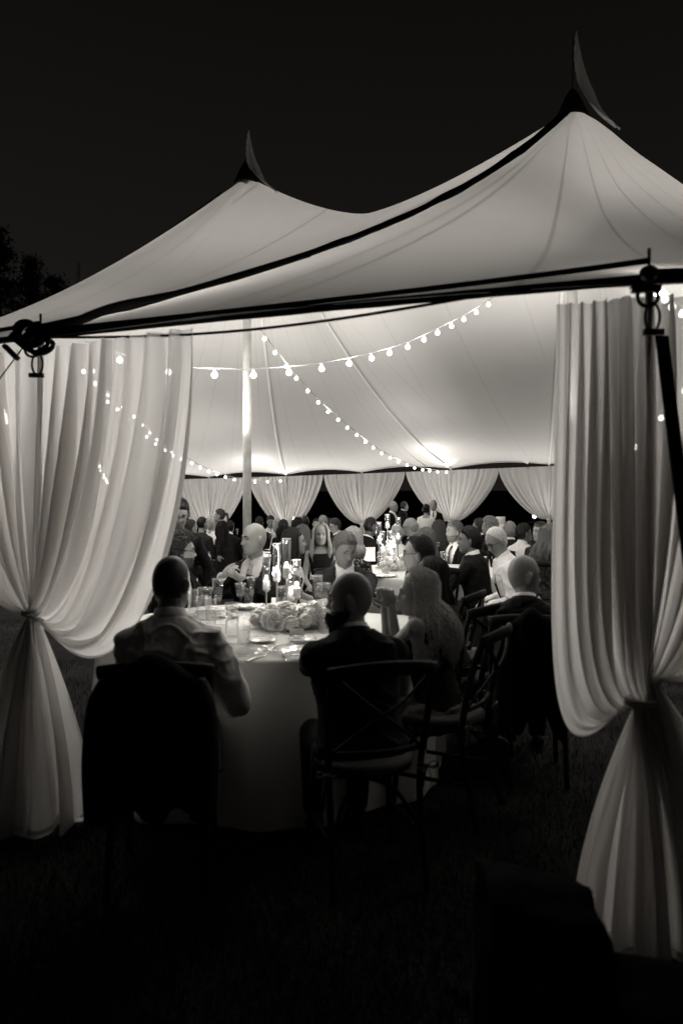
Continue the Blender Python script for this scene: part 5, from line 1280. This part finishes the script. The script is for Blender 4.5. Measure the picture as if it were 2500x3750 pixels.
# ---------------------------------------------------------------- ground
def ground():
    xs = np.concatenate([np.linspace(-400, -20, 12), np.linspace(-18, 18, 73), np.linspace(20, 400, 12)]); ys = np.concatenate([np.linspace(-60, -2, 8), np.linspace(-1, 30, 94), np.linspace(34, 700, 14)])
    V = [(x, y, G(x, y)) for y in ys for x in xs]; n = len(xs)
    Fc = [(j*n+i, j*n+i+1, (j+1)*n+i+1, (j+1)*n+i) for j in range(len(ys)-1) for i in range(n-1)]
    o = mesh('ground', V, Fc, M['lawn']); tag(o, 'dark mown lawn at night', 'lawn', kind='structure')
ground()
def grass():
    n = 60000; rs = np.random.RandomState(4)
    D = 1.9+rs.rand(n)**1.6*9.0; px = rs.rand(n)*2700-100
    x = (px-1250)/F*D; y = D
    a = rs.rand(n)*6.28; h = .018+.03*rs.rand(n); w = .0016+.0014*rs.rand(n); ln = (rs.rand(n)-.5)*.04; la = rs.rand(n)*6.28
    z = np.array([G(a_, b_) for a_, b_ in zip(x, y)])
    V = np.zeros((n, 3, 3)); V[:, 0] = np.c_[x-w*np.cos(a), y-w*np.sin(a), z]; V[:, 1] = np.c_[x+w*np.cos(a), y+w*np.sin(a), z]
    V[:, 2] = np.c_[x+ln*np.cos(la), y+ln*np.sin(la), z+h]
    me = bpy.data.meshes.new('grass'); me.vertices.add(3*n); me.vertices.foreach_set('co', V.ravel())
    me.loops.add(3*n); me.loops.foreach_set('vertex_index', np.arange(3*n, dtype=np.int32)); me.polygons.add(n)
    me.polygons.foreach_set('loop_start', np.arange(0, 3*n, 3, dtype=np.int32)); me.update(calc_edges=True); me.validate()
    o = link('grass', me, M['grass'], smooth=False); tag(o, 'short dark grass on the lawn around and under the tent', 'grass', kind='stuff')
grass()
# far fence, lamp, tree
def fence():
    e = empty('fence', (0, 33, G(0, 33))); tag(e, 'low dark rail fence seen through the gaps between the far curtains', 'fence')
    for k in range(-9, 14):
        b = MB(); b.box((k*2.4, 0, .5), (.06, .06, .55)); b.build('post', M['bark'], e, False)
    for z in (.45, .95):
        b = MB(); b.box((4.8, -.085, z), (26.5, .022, .06)); b.build('rail', M['chair'], e, False)
fence()
lp = W(1956, 1890, 38); e = empty('lamp_post', (lp.x, lp.y, G(lp.x, lp.y))); tag(e, 'small distant garden lamp shining in the dark gap beside the right foreground curtain', 'lamp')
b = MB(); hh = lp.z-G(lp.x, lp.y); b.lathe([(0, -.05), (.05, -.05), (.03, hh-.12), (0, hh-.12)], n=8); b.build('post', M['black_metal'], e)
b = MB(); b.ball((0, 0, hh), .10, 10, 8); b.build('lamp_globe', emis('lamp_globe', 1, 6), e)
def tree(x, y, h, r, seed, label):
    rs = random.Random(seed); e = empty('pine_tree', (x, y, G(x, y))); tag(e, label, 'tree', 'pine trees beyond the tent')
    b = MB(); b.tube([(0, 0, -.3), (.1, 0, h*.5), (0, .1, h)], [h*.025, h*.015, h*.003], 8)
    Vv = []; Fv = []
    for k in range(150):
        z = h*(.12+.88*(k/150)); rad = r*(1-((z/h)-.12)/.9)**.8*rs.uniform(.55, 1.15)+.15; a = rs.uniform(0, 6.28)
        tip = Vector((math.cos(a)*rad, math.sin(a)*rad, z+rad*rs.uniform(-.12, .35)))
        b.tube([(0, 0, z-.1), tip], [h*.004, .008], 4)
        for m_ in range(46):
            f = rs.uniform(.25, 1.05); c = Vector((0, 0, z-.1)).lerp(tip, f)+Vector((rs.gauss(0, 1), rs.gauss(0, 1), rs.gauss(0, .6)))*.16*(1.3-.4*f)
            d = Vector((rs.gauss(0, 1), rs.gauss(0, 1), rs.uniform(.0, 1.2))).normalized()*rs.uniform(.12, .28); s = d.orthogonal().normalized()*.035
            n0 = len(Vv); Vv += [c-s, c+s, c+d]; Fv.append((n0, n0+1, n0+2))
    b.build('trunk', M['bark'], e); mesh('crown', Vv, Fv, M['needle'], e, False)
tree(-13.4, 31, 12.2, 2.3, 3, 'tall dark pine silhouette behind the left end of the tent')
tree(-12.75, 32.5, 11.5, 1.7, 5, 'middle dark pine silhouette, right of the tallest one')
tree(-12.0, 33.5, 11.0, 1.2, 8, 'slim dark pine silhouette nearest the roof edge')
fp = W(288, 958, 27); e = empty('flagpole', (fp.x, fp.y, G(fp.x, fp.y))); tag(e, 'thin pale pole tip showing above the left slope of the tent roof', 'pole')
b = MB(); b.tube([(0, 0, 0), (0, 0, fp.z-G(fp.x, fp.y))], [.07, .05], 8); b.build('shaft', M['pennant'], e)
# dark bags lying in front of the right curtain
b = MB()
def softbox(name, c, h, rot, mat, lab, seed, handle=True):
    bm = bmesh.new(); bmesh.ops.create_cube(bm, size=2)
    bmesh.ops.subdivide_edges(bm, edges=bm.edges, cuts=7, use_grid_fill=True)
    for v in bm.verts:
        p = v.co; L = max(abs(p.x), abs(p.y), abs(p.z)); q = p.normalized()*1.28
        v.co = Vector((q.x*.3+p.x*.7, q.y*.3+p.y*.7, q.z*.3+p.z*.7))
        v.co = Vector((v.co.x*h[0], v.co.y*h[1], v.co.z*h[2]))
        nz = noise.noise_vector(v.co*6+Vector((seed, 0, 0)))*.03; v.co += nz
        if v.co.z > 0: v.co.z *= 1-.22*abs(math.sin(v.co.x*6+seed))-.10*abs(noise.noise(v.co*7+Vector((seed, 3, 0))))
    me = bpy.data.meshes.new(name); bm.to_mesh(me); bm.free()
    e = empty(name, c, rot); tag(e, lab, 'bag')
    me.transform(Matrix.Translation((0, 0, h[2])))
    link('body', me, mat, e)
    b = MB(); b.box((h[0]*.5, -h[1]*1.0-.01, h[2]*1.1), (.018, .008, .028)); b.build('buckle', M['metal'], e, False)
    b = MB(); b.box((-h[0]*.3, -h[1]*1.0-.01, h[2]*1.25), (.014, .008, .01)); b.build('buckle', M['metal'], e, False)
    return e
M['bag'] = pbr('black_nylon', .003, .95, .02, bump=(30, .01))
softbox('equipment_bag', (.53, 2.15, 0), (.15, .16, .27), .05, M['bag'], 'black equipment bag on the grass left of the foot of the right curtain', 1)
softbox('duffel_bag', (.93, 1.85, 0), (.29, .16, .215), -.1, M['bag'], 'slumped black duffel bag before the foot of the right curtain, in the corner', 5)
# ---------------------------------------------------------------- lights
def lamp(name, kind, loc, power, **k):
    l = bpy.data.lights.new(name, kind); l.energy = power; l.color = (1, .955, .90)
    o = bpy.data.objects.new(name, l); COL.objects.link(o); o.location = loc
    for a, b_ in k.items():
        if a == 'rot': o.rotation_euler = b_
        else: setattr(l, a, b_)
    return o
for i, m in enumerate(MU):
    p = TP(m, VM)
    pw = [520, 880][i]
    for s in (-1, 1):
        lamp('mast_uplight', 'SPOT', p+EV*(s*.7)+Vector((0, 0, 2.3)), pw*.5, spot_size=R(148), spot_blend=1.0, shadow_soft_size=.07, rot=(pi, 0, 0))
for (u, v) in PUV:
    p = TP(u, v); px = 1250+p.x/max(.1, p.y)*F
    if v < 9: continue
    inn = (TP(max(MU[0], min(MU[-1], u)), VM)-p).normalized()
    bright = abs(px-1652) < 60 or abs(px-1050) < 60
    q = p+inn*.5; q.z = G(p.x, p.y)+.25
    o = lamp('pole_uplight', 'SPOT', q, 210 if bright else 185, spot_size=R(120), spot_blend=1, shadow_soft_size=.08)
    o.rotation_euler = (inn*.35+Vector((0, 0, 1))).to_track_quat('-Z', 'Y').to_euler()
    if bright:
        q = p+inn*.22; q.z = eave_z(p.x, p.y)-.10
        o = lamp('pole_top_uplight', 'SPOT', q, 60, spot_size=R(100), spot_blend=1, shadow_soft_size=.04)
        o.rotation_euler = (inn*.9+Vector((0, 0, .7))).to_track_quat('-Z', 'Y').to_euler()
for p, w in LAMPS: lamp('bulb_lamp', 'POINT', p, w*9, shadow_soft_size=.12)
for p in CAND: lamp('candle_lamp', 'POINT', p+Vector((0, 0, .01)), 3.2 if p.y < 6 else 4, shadow_soft_size=.012)
# ---------------------------------------------------------------- world and camera
w = bpy.data.worlds.new('World'); SC.world = w; w.use_nodes = True; nt = w.node_tree
bg = nt.nodes['Background']; sky = nt.nodes.new('ShaderNodeTexSky'); sky.sky_type = 'NISHITA'; sky.sun_disc = False; sky.sun_elevation = R(-4); sky.sun_rotation = R(-60)
tcw = nt.nodes.new('ShaderNodeTexCoord'); sx = nt.nodes.new('ShaderNodeSeparateXYZ'); nt.links.new(tcw.outputs['Generated'], sx.inputs[0])
cr = nt.nodes.new('ShaderNodeMapRange'); cr.inputs['From Min'].default_value = -.05; cr.inputs['From Max'].default_value = .55; cr.inputs['To Min'].default_value = .0125; cr.inputs['To Max'].default_value = .0036
nt.links.new(sx.outputs[2], cr.inputs['Value'])
hs = nt.nodes.new('ShaderNodeHueSaturation'); hs.inputs['Saturation'].default_value = 0; nt.links.new(sky.outputs[0], hs.inputs['Color'])
mx = nt.nodes.new('ShaderNodeMix'); mx.data_type = 'RGBA'; mx.blend_type = 'ADD'; mx.inputs[0].default_value = 1
cb = nt.nodes.new('ShaderNodeCombineColor'); nt.links.new(cr.outputs[0], cb.inputs[0])
for k_, f_ in ((1, .84), (2, .74)):
    mm = nt.nodes.new('ShaderNodeMath'); mm.operation = 'MULTIPLY'; mm.inputs[1].default_value = f_; nt.links.new(cr.outputs[0], mm.inputs[0]); nt.links.new(mm.outputs[0], cb.inputs[k_])
mu = nt.nodes.new('ShaderNodeMix'); mu.data_type = 'RGBA'; mu.blend_type = 'MULTIPLY'; mu.inputs[0].default_value = 1; mu.inputs[7].default_value = (.02, .02, .02, 1)
nt.links.new(hs.outputs[0], mu.inputs[6])
nt.links.new(mu.outputs[2], mx.inputs[6]); nt.links.new(cb.outputs[0], mx.inputs[7]); nt.links.new(mx.outputs[2], bg.inputs[0]); bg.inputs[1].default_value = 1.0
cam = bpy.data.cameras.new('camera'); co = bpy.data.objects.new('camera', cam); COL.objects.link(co); SC.camera = co
co.location = (0, 0, HC); co.rotation_euler = (R(90), 0, 0)
cam.sensor_fit = 'HORIZONTAL'; cam.sensor_width = 24; cam.lens = 24*F/2500; cam.shift_y = -85/2500; cam.clip_end = 2000; cam.clip_start = .05
cam.dof.use_dof = True; cam.dof.focus_distance = 9.0; cam.dof.aperture_fstop = 2.2
SC.view_settings.view_transform = 'Standard'; SC.view_settings.look = 'None'; SC.view_settings.gamma = 1; SC.view_settings.exposure = 0
SC.cycles.max_bounces = 10; SC.cycles.diffuse_bounces = 5; SC.cycles.transparent_max_bounces = 24; SC.cycles.transmission_bounces = 6; SC.cycles.glossy_bounces = 3
SC.cycles.caustics_reflective = False; SC.cycles.caustics_refractive = False; SC.cycles.sample_clamp_indirect = 4
SC.cycles.use_denoising = True
